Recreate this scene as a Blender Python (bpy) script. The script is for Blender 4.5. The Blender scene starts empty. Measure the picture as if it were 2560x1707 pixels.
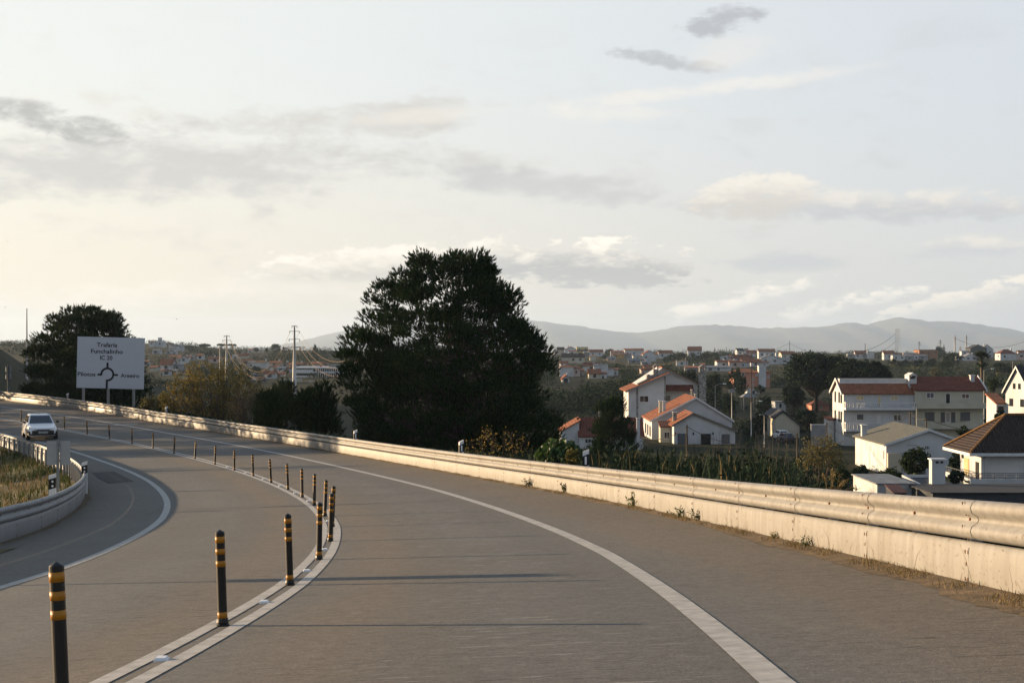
import bpy, math, random
import numpy as np
from math import radians, sin, cos, tan, atan2, pi, sqrt, hypot
from mathutils import Vector, Matrix

S = bpy.context.scene
COL = S.collection
# ------------------------------------------------------------------ camera
cam = bpy.data.cameras.new("camera")
cam.lens = 50.0; cam.sensor_width = 36.0
cam.clip_start = 0.1; cam.clip_end = 40000
cam_ob = bpy.data.objects.new("camera", cam); COL.objects.link(cam_ob)
cam_ob.location = (0, 0, 0); cam_ob.rotation_euler = (radians(90), 0, 0)
S.camera = cam_ob
# ------------------------------------------------------------------ light
EXPO = 1.6
SUN_EL = radians(7.6)
SUN_DIR = Vector((-0.92 * cos(SUN_EL), 0.39 * cos(SUN_EL), sin(SUN_EL))).normalized()
sun = bpy.data.lights.new("sun", 'SUN'); sun.energy = 5.0; sun.angle = radians(0.55); sun.color = (1.0, 0.71, 0.42)
sun_ob = bpy.data.objects.new("sun", sun); COL.objects.link(sun_ob)
sun_ob.rotation_euler = SUN_DIR.to_track_quat('Z', 'Y').to_euler()
S.view_settings.view_transform = 'Standard'; S.view_settings.look = 'None'
S.view_settings.exposure = EXPO; S.view_settings.gamma = 1.0
S.render.engine = 'CYCLES'
S.cycles.use_denoising = True
S.cycles.max_bounces = 6; S.cycles.diffuse_bounces = 3; S.cycles.volume_bounces = 1
S.cycles.transparent_max_bounces = 8
HAZE_DENSITY = 7.2e-5

# ------------------------------------------------------------------ sky
W = bpy.data.worlds.new("World"); S.world = W; W.use_nodes = True
nt = W.node_tree; nt.nodes.clear()
def N(t, **k):
    n = nt.nodes.new(t)
    for a, b in k.items(): setattr(n, a, b)
    return n
def put(sock, v):
    if isinstance(v, (int, float)): sock.default_value = v
    elif isinstance(v, (tuple, list)): sock.default_value = tuple(v)
    else: nt.links.new(v, sock)
def M(op, a, b=0.0, c=0.0, clamp=False):
    n = N('ShaderNodeMath', operation=op); n.use_clamp = clamp
    put(n.inputs[0], a); put(n.inputs[1], b); put(n.inputs[2], c)
    return n.outputs[0]
def mixc(f, a, b):
    n = N('ShaderNodeMix', data_type='RGBA'); put(n.inputs[0], f); put(n.inputs[6], a); put(n.inputs[7], b)
    return n.outputs[2]
def ramp(v, lo, hi):
    n = N('ShaderNodeMapRange', interpolation_type='SMOOTHSTEP'); put(n.inputs[0], v); put(n.inputs[1], lo); put(n.inputs[2], hi)
    return n.outputs[0]
tc = N('ShaderNodeTexCoord')
sep = N('ShaderNodeSeparateXYZ'); nt.links.new(tc.outputs['Generated'], sep.inputs[0])
AZ = M('ARCTAN2', sep.outputs[0], sep.outputs[1])          # azimuth, 0 straight ahead, right positive
EL = M('ARCSINE', sep.outputs[2])
sky = N('ShaderNodeTexSky', sky_type='NISHITA'); sky.sun_disc = False
sky.sun_elevation = SUN_EL; sky.sun_rotation = atan2(SUN_DIR.x, SUN_DIR.y)
sky.air_density = 1.0; sky.dust_density = 3.0; sky.ozone_density = 1.0
skys = N('ShaderNodeVectorMath', operation='SCALE'); nt.links.new(sky.outputs[0], skys.inputs[0]); skys.inputs[3].default_value = 0.055
dotn = N('ShaderNodeVectorMath', operation='DOT_PRODUCT'); nt.links.new(tc.outputs['Generated'], dotn.inputs[0]); dotn.inputs[1].default_value = tuple(SUN_DIR)
GLOW = ramp(dotn.outputs['Value'], 0.0, 0.75)
LOW = ramp(EL, 0.20, 0.0)
K = 1.0 / 2 ** EXPO
def kc(r, g, b, s=1.0): return (r * K * s, g * K * s, b * K * s, 1)
veil_lo = mixc(GLOW, kc(.79, .80, .795), kc(1.03, .925, .75))
veil_hi = mixc(GLOW, kc(.76, .81, .87), kc(.95, .97, .94))
veil = mixc(LOW, veil_hi, veil_lo)
base = mixc(0.88, skys.outputs[0], veil)
ZEN = ramp(EL, .25, .85)
base = mixc(ZEN, base, kc(.23, .345, .53))
# cloud fields: noise stretched along the horizon
comb = N('ShaderNodeCombineXYZ'); put(comb.inputs[0], AZ); put(comb.inputs[1], M('MULTIPLY', EL, 2.3))
def noise(scale, detail=7, rough=.55, off=0.0, dist=0.0):
    mp = N('ShaderNodeMapping'); nt.links.new(comb.outputs[0], mp.inputs[0]); mp.inputs['Location'].default_value = (off, off * .7, off * 1.3)
    n = N('ShaderNodeTexNoise'); nt.links.new(mp.outputs[0], n.inputs['Vector'])
    n.inputs['Scale'].default_value = scale; n.inputs['Detail'].default_value = detail; n.inputs['Roughness'].default_value = rough
    n.inputs['Distortion'].default_value = dist
    return n.outputs['Fac']
nA = M('SUBTRACT', noise(34, 9, .6, 3.1, .4), 0.5)
nB = M('SUBTRACT', noise(13, 6, .55, 7.7, .3), 0.5)
nC = M('SUBTRACT', noise(85, 6, .6, 1.3), 0.5)
def ang(px, py): return (math.atan((px - 1176) / 3267.0), math.atan((784 - py) / 3267.0))
def cloud(col, x, y, hw, hh, tilt=0.0, ka=1.2, kb=1.0, kc_=.35, soft=.9, strength=.9, bright=None, flat=0.0, blo=-.35):
    """one cloud: an elongated lump in the sky at a bearing, broken up by noise; lit top, grey base"""
    global base
    a0, e0 = ang(x, y)
    du = M('SUBTRACT', AZ, a0); dv = M('SUBTRACT', EL, e0)
    if tilt: dv = M('SUBTRACT', dv, M('MULTIPLY', du, tilt))
    u = M('DIVIDE', du, hw / 3267.0); v = M('DIVIDE', dv, hh / 3267.0)
    if flat: v = M('ADD', v, M('MULTIPLY', M('LESS_THAN', v, 0), M('MULTIPLY', v, flat)))
    d = M('SUBTRACT', 1.0, M('ADD', M('MULTIPLY', u, u), M('MULTIPLY', v, v)))
    d = M('ADD', d, M('ADD', M('MULTIPLY', nA, ka * 2), M('ADD', M('MULTIPLY', nB, kb * 2), M('MULTIPLY', nC, kc_ * 2))))
    m = M('MULTIPLY', ramp(d, 0.0, soft), strength)
    if bright is not None:
        t = ramp(M('ADD', v, M('ADD', M('MULTIPLY', nA, 1.6), M('MULTIPLY', nC, 1.2))), blo, blo + 1.1)
        # the rim that faces the sun is lit
        cc = mixc(t, col, bright)
    else: cc = col
    base = mixc(m, base, cc)
GREY = kc(.60, .61, .605); GREYW = kc(.70, .67, .61); CREAM = kc(.93, .86, .74); WARMC = kc(1.0, .92, .78)
WISP = M('MULTIPLY', ramp(M('ADD', nB, M('MULTIPLY', nA, .8)), .02, .30), M('MULTIPLY', ramp(EL, .24, .16), .55))
base = mixc(WISP, base, mixc(GLOW, kc(.66, .675, .69), kc(.80, .745, .66)))
# broad stratus on the left, then the drifting grey patches, then the cumulus near the horizon
cloud(kc(.665, .655, .625), 430, 395, 760, 96, .02, .9, 1.1, .5, 1.1, .95)
cloud(kc(.70, .68, .64), 760, 283, 450, 50, .07, 1.1, 1.1, .5, 1.1, .9)
cloud(kc(.50, .50, .49), 120, 303, 200, 38, -.16, 1.4, .9, .6, 1.1, .95)
cloud(kc(.90, .86, .78), 320, 425, 34, 30, .6, 2.6, .5, 1.6, 1.6, .5)
cloud(kc(.97, .91, .80), 960, 268, 260, 22, .08, 1.2, .8, .4, 1.2, .5)
cloud(kc(.62, .63, .625), 1270, 432, 340, 42, -.10, 1.2, .8, .3, 1.1, .8)
cloud(kc(.50, .52, .55), 1650, 62, 125, 36, .10, 1.6, .9, .9, 1.1, .9)
cloud(kc(.54, .56, .58), 1510, 140, 150, 22, -.20, 1.6, .9, .9, 1.1, .9)
cloud(kc(.93, .88, .80), 1690, 120, 130, 50, .2, .8, .8, .2, 1.3, .5)
cloud(kc(1.0, .94, .85), 1600, 213, 420, 22, .10, 1.3, 1.0, .3, 1.2, .55)
cloud(kc(.98, .93, .84), 1390, 262, 190, 26, 0, 1.2, .8, .3, 1.2, .55)
cloud(kc(.66, .68, .71), 2180, 110, 200, 42, 0, .9, .9, .2, 1.4, .5)
cloud(kc(.60, .61, .63), 1990, 482, 430, 46, -.03, 1.3, .9, .5, .9, .85, kc(.93, .87, .78))
cloud(kc(.72, .68, .62), 1740, 455, 150, 66, .05, 1.6, .7, .7, .7, .8, kc(1.02, .94, .82))
cloud(kc(.62, .64, .66), 1790, 608, 200, 26, 0, 1.3, .8, .4, 1.0, .8)
cloud(kc(.63, .65, .67), 2250, 580, 160, 32, 0, 1.3, .8, .4, 1.0, .75, kc(.95, .88, .78))
cloud(kc(.68, .65, .59), 900, 612, 350, 62, .10, 1.8, .9, 1.3, .9, .9, kc(1.15, 1.05, .91), .9)
cloud(kc(.53, .53, .52), 1350, 622, 290, 74, -.04, 1.2, .6, 1.2, .6, 1.0, kc(1.2, 1.1, .95), .8, .05)
cloud(kc(.74, .74, .72), 1690, 705, 200, 40, .28, 2.4, .8, 1.5, 1.0, .85, kc(1.2, 1.1, .95), .6)
cloud(kc(.74, .74, .72), 1940, 715, 190, 38, .25, 2.4, .8, 1.5, 1.0, .85, kc(1.2, 1.1, .95), .6)
cloud(kc(.74, .73, .71), 2200, 705, 210, 38, .25, 2.2, .7, 1.1, .5, .9, kc(1.12, 1.02, .87), .6)
cloud(kc(.80, .745, .65), 460, 700, 480, 66, .03, 1.7, .9, .8, .9, .5, kc(1.08, .99, .84))
bg = N('ShaderNodeBackground'); nt.links.new(base, bg.inputs[0]); bg.inputs[1].default_value = 1.0
wo = N('ShaderNodeOutputWorld'); nt.links.new(bg.outputs[0], wo.inputs[0])

# ------------------------------------------------------------------ small helpers
F = 3556.0; CX = 1280.0; CY = 853.5
def at(px, py, d): return Vector(((px - CX) / F * d, d, (CY - py) / F * d))
def tag(o, label=None, cat=None, group=None, kind=None):
    if label: o['label'] = label
    if cat: o['category'] = cat
    if group: o['group'] = group
    if kind: o['kind'] = kind
    return o
def empty(name, loc=(0, 0, 0), rz=0.0, label=None, cat=None, group=None):
    o = bpy.data.objects.new(name, None); COL.objects.link(o)
    o.location = loc; o.rotation_euler = (0, 0, rz); o.empty_display_size = .2
    return tag(o, label, cat, group)
def copy_tree(o, parent=None):
    c = o.copy(); COL.objects.link(c)
    if parent is not None: c.parent = parent
    for ch in list(o.children): copy_tree(ch, c)
    return c
class MB:
    def __init__(s): s.v = []; s.f = []; s.m = []
    def poly(s, pts, m=0):
        i = len(s.v); s.v += [tuple(p) for p in pts]; s.f.append(list(range(i, i + len(pts)))); s.m.append(m)
    def hexa(s, p, m=0):
        i = len(s.v); s.v += [tuple(q) for q in p]
        for q in ((0, 3, 2, 1), (4, 5, 6, 7), (0, 1, 5, 4), (1, 2, 6, 5), (2, 3, 7, 6), (3, 0, 4, 7)):
            s.f.append([i + k for k in q]); s.m.append(m)
        return s
    def box(s, x0, x1, y0, y1, z0, z1, m=0):
        return s.hexa([(x0, y0, z0), (x1, y0, z0), (x1, y1, z0), (x0, y1, z0), (x0, y0, z1), (x1, y0, z1), (x1, y1, z1), (x0, y1, z1)], m)
    def prism(s, pts, ext, m=0):
        """closed prism from a polygon pts (3D) and an extrusion vector"""
        n = len(pts); i = len(s.v); e = Vector(ext)
        s.v += [tuple(p) for p in pts] + [tuple(Vector(p) + e) for p in pts]
        s.f.append([i + k for k in range(n)][::-1]); s.m.append(m)
        s.f.append([i + n + k for k in range(n)]); s.m.append(m)
        for k in range(n):
            s.f.append([i + k, i + (k + 1) % n, i + n + (k + 1) % n, i + n + k]); s.m.append(m)
        return s
    def tube(s, pts, rad, n=6, m=0, cap=True):
        pts = [Vector(p) for p in pts]
        if isinstance(rad, (int, float)): rad = [rad] * len(pts)
        i = len(s.v)
        for k, p in enumerate(pts):
            t = (pts[min(k + 1, len(pts) - 1)] - pts[max(k - 1, 0)])
            t = t.normalized() if t.length > 1e-9 else Vector((0, 0, 1))
            a = t.cross(Vector((0, 0, 1)) if abs(t.z) < .9 else Vector((1, 0, 0))).normalized(); b = t.cross(a)
            for j in range(n):
                w = 2 * pi * j / n
                s.v.append(tuple(p + (a * cos(w) + b * sin(w)) * rad[k]))
        for k in range(len(pts) - 1):
            for j in range(n):
                s.f.append([i + k * n + j, i + k * n + (j + 1) % n, i + (k + 1) * n + (j + 1) % n, i + (k + 1) * n + j]); s.m.append(m)
        if cap:
            s.f.append([i + j for j in range(n)]); s.m.append(m)
            s.f.append([i + (len(pts) - 1) * n + j for j in range(n)][::-1]); s.m.append(m)
        return s
    def lathe(s, prof, n=16, m=0, c=(0, 0, 0)):
        i = len(s.v)
        for r, z in prof:
            for j in range(n):
                w = 2 * pi * j / n; s.v.append((c[0] + r * cos(w), c[1] + r * sin(w), c[2] + z))
        for k in range(len(prof) - 1):
            for j in range(n):
                s.f.append([i + k * n + j, i + k * n + (j + 1) % n, i + (k + 1) * n + (j + 1) % n, i + (k + 1) * n + j]); s.m.append(m)
        return s
    def build(s, name, mats, parent=None, smooth=False):
        me = bpy.data.meshes.new(name); me.from_pydata(s.v, [], s.f)
        if not isinstance(mats, (list, tuple)): mats = [mats]
        for x in mats: me.materials.append(x)
        me.polygons.foreach_set('material_index', s.m)
        if smooth: me.polygons.foreach_set('use_smooth', [True] * len(s.f))
        me.update()
        o = bpy.data.objects.new(name, me); COL.objects.link(o)
        if parent is not None: o.parent = parent
        return o
def np_mesh(name, V, Fc, mat, parent=None, smooth=False):
    """V (n,3) float, Fc (m,k) int: a mesh of equal-sided faces made straight from arrays"""
    me = bpy.data.meshes.new(name); V = np.asarray(V, np.float32); Fc = np.asarray(Fc, np.int32); k = Fc.shape[1]
    me.vertices.add(len(V)); me.vertices.foreach_set('co', V.ravel())
    me.loops.add(Fc.size); me.loops.foreach_set('vertex_index', Fc.ravel())
    me.polygons.add(len(Fc)); me.polygons.foreach_set('loop_start', np.arange(0, Fc.size, k, dtype=np.int32))
    me.polygons.foreach_set('loop_total', np.full(len(Fc), k, np.int32))
    if smooth: me.polygons.foreach_set('use_smooth', np.ones(len(Fc), bool))
    me.materials.append(mat); me.update(calc_edges=True); me.validate()
    o = bpy.data.objects.new(name, me); COL.objects.link(o)
    if parent is not None: o.parent = parent
    return o
def grid_mesh(name, P, mat, parent=None, smooth=True):
    a, b = P.shape[:2]; idx = np.arange(a * b).reshape(a, b)
    q = np.stack([idx[:-1, :-1], idx[1:, :-1], idx[1:, 1:], idx[:-1, 1:]], -1).reshape(-1, 4)
    return np_mesh(name, P.reshape(-1, 3), q, mat, parent, smooth)
ORD = ['first', 'second', 'third', 'fourth', 'fifth', 'sixth', 'seventh', 'eighth', 'ninth', 'tenth', 'eleventh', 'twelfth', 'thirteenth', 'fourteenth', 'fifteenth', 'sixteenth', 'seventeenth', 'eighteenth', 'nineteenth', 'twentieth', 'twenty-first', 'twenty-second', 'twenty-third', 'twenty-fourth', 'twenty-fifth', 'twenty-sixth', 'twenty-seventh', 'twenty-eighth']

# ------------------------------------------------------------------ materials
MATS = {}
def mat(name, col, rough=.8, metal=0.0, var=.0, scale=3.0, col2=None, spec=.3, bump=0.0, bscale=20.0, island=False, transl=0.0, coords='Object', detail=5):
    """principled with a noise mix between col and col2 (or a darker col); island = random tint per loose piece (leaves)"""
    if name in MATS: return MATS[name]
    m = bpy.data.materials.new(name); m.use_nodes = True; t = m.node_tree; n = t.nodes; L = t.links
    p = n['Principled BSDF']; p.inputs['Roughness'].default_value = rough; p.inputs['Metallic'].default_value = metal
    p.inputs['Specular IOR Level'].default_value = spec
    c1 = tuple(col) + (1,); c2 = (tuple(col2) if col2 else tuple(x * (1 - var) for x in col)) + (1,)
    if var or col2:
        mx = n.new('ShaderNodeMix'); mx.data_type = 'RGBA'; mx.inputs[6].default_value = c1; mx.inputs[7].default_value = c2
        if island:
            g = n.new('ShaderNodeNewGeometry'); L.new(g.outputs['Random Per Island'], mx.inputs[0])
        else:
            tcn = n.new('ShaderNodeTexCoord'); nz = n.new('ShaderNodeTexNoise'); nz.inputs['Scale'].default_value = scale; nz.inputs['Detail'].default_value = detail
            L.new(tcn.outputs[coords], nz.inputs['Vector'])
            rp = n.new('ShaderNodeMapRange'); rp.inputs[1].default_value = .3; rp.inputs[2].default_value = .7
            L.new(nz.outputs['Fac'], rp.inputs[0]); L.new(rp.outputs[0], mx.inputs[0])
        L.new(mx.outputs[2], p.inputs['Base Color']); src = mx.outputs[2]
    else:
        p.inputs['Base Color'].default_value = c1; src = None
    if bump:
        tcn = n.new('ShaderNodeTexCoord'); nb = n.new('ShaderNodeTexNoise'); nb.inputs['Scale'].default_value = bscale; nb.inputs['Detail'].default_value = 4
        L.new(tcn.outputs['Object'], nb.inputs['Vector']); bp = n.new('ShaderNodeBump'); bp.inputs['Strength'].default_value = bump; bp.inputs['Distance'].default_value = .02
        L.new(nb.outputs['Fac'], bp.inputs['Height']); L.new(bp.outputs[0], p.inputs['Normal'])
    if transl:
        tr = n.new('ShaderNodeBsdfTranslucent'); ms = n.new('ShaderNodeMixShader'); ms.inputs[0].default_value = transl
        if src is not None: L.new(src, tr.inputs[0])
        else: tr.inputs[0].default_value = c1
        L.new(p.outputs[0], ms.inputs[1]); L.new(tr.outputs[0], ms.inputs[2]); L.new(ms.outputs[0], n['Material Output'].inputs[0])
    MATS[name] = m
    return m
def tile_mat(name, col, period=.24, axis=0):
    """clay tiles: ridges running down the slope, weathered tint"""
    if name in MATS: return MATS[name]
    m = bpy.data.materials.new(name); m.use_nodes = True; t = m.node_tree; n = t.nodes; L = t.links
    p = n['Principled BSDF']; p.inputs['Roughness'].default_value = .85; p.inputs['Specular IOR Level'].default_value = .2
    tcn = n.new('ShaderNodeTexCoord'); sx = n.new('ShaderNodeSeparateXYZ'); L.new(tcn.outputs['Object'], sx.inputs[0])
    def ma(op, a, b=0.0):
        q = n.new('ShaderNodeMath'); q.operation = op
        for k, v in ((0, a), (1, b)):
            if isinstance(v, (int, float)): q.inputs[k].default_value = v
            else: L.new(v, q.inputs[k])
        return q.outputs[0]
    w = ma('SINE', ma('MULTIPLY', sx.outputs[axis], 2 * pi / period))
    w2 = ma('SINE', ma('MULTIPLY', sx.outputs[2], 2 * pi / .22))
    nz = n.new('ShaderNodeTexNoise'); nz.inputs['Scale'].default_value = 1.3; nz.inputs['Detail'].default_value = 6; L.new(tcn.outputs['Object'], nz.inputs['Vector'])
    h = ma('ADD', ma('MULTIPLY', w, .18), ma('ADD', ma('MULTIPLY', w2, .06), nz.outputs['Fac']))
    cr = n.new('ShaderNodeMix'); cr.data_type = 'RGBA'; cr.inputs[6].default_value = tuple(c * .55 for c in col) + (1,); cr.inputs[7].default_value = tuple(c * 1.15 for c in col) + (1,)
    rp = n.new('ShaderNodeMapRange'); rp.inputs[1].default_value = .2; rp.inputs[2].default_value = .85; L.new(h, rp.inputs[0]); L.new(rp.outputs[0], cr.inputs[0])
    L.new(cr.outputs[2], p.inputs['Base Color'])
    bp = n.new('ShaderNodeBump'); bp.inputs['Strength'].default_value = .8; bp.inputs['Distance'].default_value = .06; L.new(ma('ADD', w, ma('MULTIPLY', w2, .4)), bp.inputs['Height']); L.new(bp.outputs[0], p.inputs['Normal'])
    MATS[name] = m
    return m
WHITE = mat('white_render', (.44, .455, .47), .9, var=.28, scale=.45, detail=8)
CREAMW = mat('cream_render', (.40, .39, .32), .9, var=.25, scale=.5, detail=8)
BEIGE = mat('beige_render', (.40, .35, .27), .9, var=.15, scale=.5)
YELLOWW = mat('yellow_render', (.48, .40, .18), .9, var=.15, scale=.5)
OCHRE = mat('ochre_render', (.36, .21, .07), .9, var=.25, scale=.5)
PINK = mat('pink_render', (.42, .19, .13), .9, var=.15, scale=.6)
GREYW_ = mat('grey_cement', (.22, .23, .24), .9, var=.35, scale=.6)
BROWNW = mat('brown_brick', (.22, .11, .06), .9, var=.25, scale=2)
TRIMW = mat('white_trim', (.50, .51, .52), .7, var=.15, scale=1.5)
DARKWALL = mat('dark_slate_wall', (.045, .05, .06), .8, var=.3)
TILE = tile_mat('orange_clay_tiles', (.25, .095, .05))
TILEY = tile_mat('orange_clay_tiles_crosswise', (.25, .095, .05), axis=1)
TILED = tile_mat('dark_red_and_shaded_clay_tiles', (.15, .045, .026))
TILEB = tile_mat('weathered_brown_tiles', (.036, .023, .019), .26)
SLATE = mat('black_slate_roof', (.022, .025, .03), .8, var=.3)
GREYROOF = mat('mossy_grey_sheet_roof', (.10, .10, .085), .9, col2=(.055, .06, .05), scale=2.5)
CORR = mat('grey_sheet_roof', (.17, .18, .19), .7, var=.45, scale=1.2)
GLASS = mat('window_glass', (.012, .015, .02), .12, spec=.6)
GLASSW = mat('window_glass_with_blind', (.45, .36, .19), .5, var=.3, scale=2)
SHUTTER = mat('grey_shutter', (.07, .075, .085), .6)
DARK = mat('dark_opening', (.01, .01, .01), .9)
STONE = mat('pebble_stone_cladding', (.30, .30, .29), .9, col2=(.05, .05, .05), scale=4.5, detail=2)
CONC = mat('pale_concrete', (.36, .35, .33), .9, var=.25, scale=1.5)
STEEL = mat('galvanised_steel', (.205, .205, .20), .55, .2, var=.16, scale=5)
def rail_mat():
    m = bpy.data.materials.new('weathered_rail_steel'); m.use_nodes = True; n = m.node_tree.nodes; L = m.node_tree.links; p = n['Principled BSDF']; p.inputs['Roughness'].default_value = .55; p.inputs['Metallic'].default_value = .15; p.inputs['Specular IOR Level'].default_value = .3
    tcn = n.new('ShaderNodeTexCoord'); prev = None
    for sc_, a, lo, hi, st in (((9, 9, .8), (.195, .193, .186), .35, .75, (.13, .125, .115)), ((1.1, 1.1, 2.5), None, .45, .8, (.145, .135, .12)), ((16, 16, 26), None, .60, .72, (.09, .075, .06))):
        mp = n.new('ShaderNodeMapping'); mp.inputs['Scale'].default_value = sc_; L.new(tcn.outputs['Object'], mp.inputs[0]); nz = n.new('ShaderNodeTexNoise'); nz.inputs['Scale'].default_value = 1; nz.inputs['Detail'].default_value = 5; L.new(mp.outputs[0], nz.inputs['Vector'])
        r = n.new('ShaderNodeMapRange'); r.inputs[1].default_value = lo; r.inputs[2].default_value = hi; r.inputs[4].default_value = .75; L.new(nz.outputs['Fac'], r.inputs[0]); x = n.new('ShaderNodeMix'); x.data_type = 'RGBA'; L.new(r.outputs[0], x.inputs[0])
        if prev is None: x.inputs[6].default_value = a + (1,)
        else: L.new(prev, x.inputs[6])
        x.inputs[7].default_value = st + (1,); prev = x.outputs[2]
    L.new(prev, p.inputs['Base Color']); return m
RAILM = rail_mat()
STEELP = mat('pale_pylon_steel', (.42, .41, .39), .6, .1, var=.15, scale=1)
STEELD = mat('dull_steel', (.20, .215, .23), .6, .3, var=.2, scale=3)
WOOD = mat('weathered_wood_pole', (.09, .07, .05), .9, var=.3, scale=6)
RUST = mat('rusty_bolt', (.11, .035, .015), .8)
WIRE = mat('cable', (.05, .042, .035), .8)
WIREL = mat('bright_cable', (.25, .17, .10), .6)
BARK = mat('dark_bark', (.024, .019, .015), .95, var=.4, scale=4)
BARKL = mat('grey_bark', (.10, .08, .06), .95, var=.4, scale=4)
PINE = mat('pine_needles', (.026, .052, .016), .8, col2=(.003, .009, .0045), island=True, spec=.05, transl=.15)
PINEL = mat('young_pine_needles', (.036, .056, .016), .8, col2=(.009, .021, .009), island=True, spec=.05, transl=.12)
LEAFD = mat('dark_leaves', (.018, .033, .017), .8, col2=(.006, .014, .009), island=True, transl=.08, spec=.05)
LEAFG = mat('green_leaves', (.030, .048, .016), .8, col2=(.011, .020, .009), island=True, transl=.15, spec=.05)
LEAFY = mat('yellowing_leaves', (.16, .125, .028), .7, col2=(.07, .072, .02), island=True, transl=.3)
LEAFO = mat('autumn_leaves', (.28, .18, .034), .7, col2=(.10, .105, .028), island=True, transl=.4)
LEAFB = mat('bright_bush_leaves', (.055, .10, .022), .6, col2=(.025, .05, .014), island=True, transl=.2)
PALML = mat('palm_fronds', (.030, .052, .026), .6, col2=(.015, .03, .016), island=True)
STRAW = mat('dry_grass_blades', (.21, .145, .06), .9, col2=(.11, .085, .035), island=True, transl=.2)
REED = mat('reed_blades', (.020, .034, .019), .8, col2=(.007, .013, .009), island=True, transl=.1, spec=.05)
GRASSG = mat('green_grass_blades', (.036, .060, .015), .9, col2=(.062, .058, .016), island=True, transl=.2)
PAINTW = mat('white_road_paint', (.33, .33, .315), .8, var=.38, scale=7, detail=10)
BLACKP = mat('black_plastic', (.012, .012, .012), .45, var=.3, scale=8)
YELLOWB = mat('yellow_reflective_tape', (.34, .145, .008), .5, var=.3, scale=14)
WHITEP = mat('white_plastic', (.62, .63, .64), .5, var=.08, scale=8)
CARW = mat('white_car_paint', (.62, .63, .64), .25, spec=.6)
CARD = mat('dark_car_paint', (.03, .034, .045), .2, spec=.6)
TYRE = mat('tyre_rubber', (.012, .012, .012), .9)
HEADL = mat('headlamp_glass', (.30, .31, .32), .15, spec=.8)
DIRT = mat('sandy_dirt', (.13, .092, .052), .95, col2=(.045, .033, .02), scale=5, bump=.6, bscale=30)

# ------------------------------------------------------------------ the curving slip road (polar about its centre)
RC = (-138.338, 5.729); RR = 136.435; SLOPE = .049
YC = (3.48958906, -1.49155344, -12.98653117, 13.33349184, 1.70634486)
def ydown(t):
    t = np.clip(t, -.12, .80) ; return np.polyval(YC, t)
def Hs(x, y):
    r = np.hypot(x - RC[0], y - RC[1]) - RR; t = np.arctan2(y - RC[1], x - RC[0])
    return -ydown(t) + SLOPE * np.clip(r, -30, 30)
def pol(t, r, dz=0.0):
    x = RC[0] + (RR + r) * np.cos(t); y = RC[1] + (RR + r) * np.sin(t)
    return np.stack([x, y, -ydown(t) + SLOPE * r + dz + 0 * x], -1)
def P3(t, r, dz=0.0): return Vector(pol(np.float64(t), np.float64(r), dz))
def unp(px, py):
    ds = np.linspace(4, 130, 12000); x = (px - CX) / F * ds; z = (CY - py) / F * ds
    f = z - Hs(x, ds); i = np.where((f[:-1] > 0) & (f[1:] <= 0))[0][0]
    return atan2(ds[i] - RC[1], x[i] - RC[0]), hypot(x[i] - RC[0], ds[i] - RC[1]) - RR
T0, T1 = -.14, 1.15
def itp(tab):
    a = np.array(tab); return lambda t: np.interp(t, a[:, 0], a[:, 1])
r_posts = itp([(-.14, -1.1), (0, -.40), (.02, -.33), (.039, -.245), (.067, -.106), (.1, -.01), (.15, .1), (.2, .13), (.35, .08), (.5, -.09), (.6, -.2), (.68, -.1), (.8, 0)])
r_edge = itp([(-.14, 3.0), (.009, 3.2), (.04, 3.33), (.08, 3.47), (.11, 3.5), (.23, 3.5), (.33, 3.35), (.45, 3.3), (.55, 3.2), (.7, 3.5), (.8, 3.7)])
r_iline = itp([(-.14, -3.8), (.084, -3.69), (.105, -3.6), (.145, -3.52), (.2, -3.37), (.25, -3.33), (.34, -3.33), (.44, -3.45), (.55, -3.4), (.7, -3.4)])
r_out = itp([(-.14, 5.5), (.03, 5.62), (.1, 5.7), (.14, 5.76), (.2, 5.68), (.27, 5.47), (.33, 5.32), (.4, 5.22), (.5, 5.16), (.6, 5.3), (.65, 5.65), (.72, 6.05), (.8, 6.1)])
r_inn = itp([(-.14, -6.6), (.12, -6.3), (.166, -6.1), (.196, -5.9), (.244, -5.75), (.294, -5.6), (.4, -5.5), (1, -5.5)])

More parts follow.
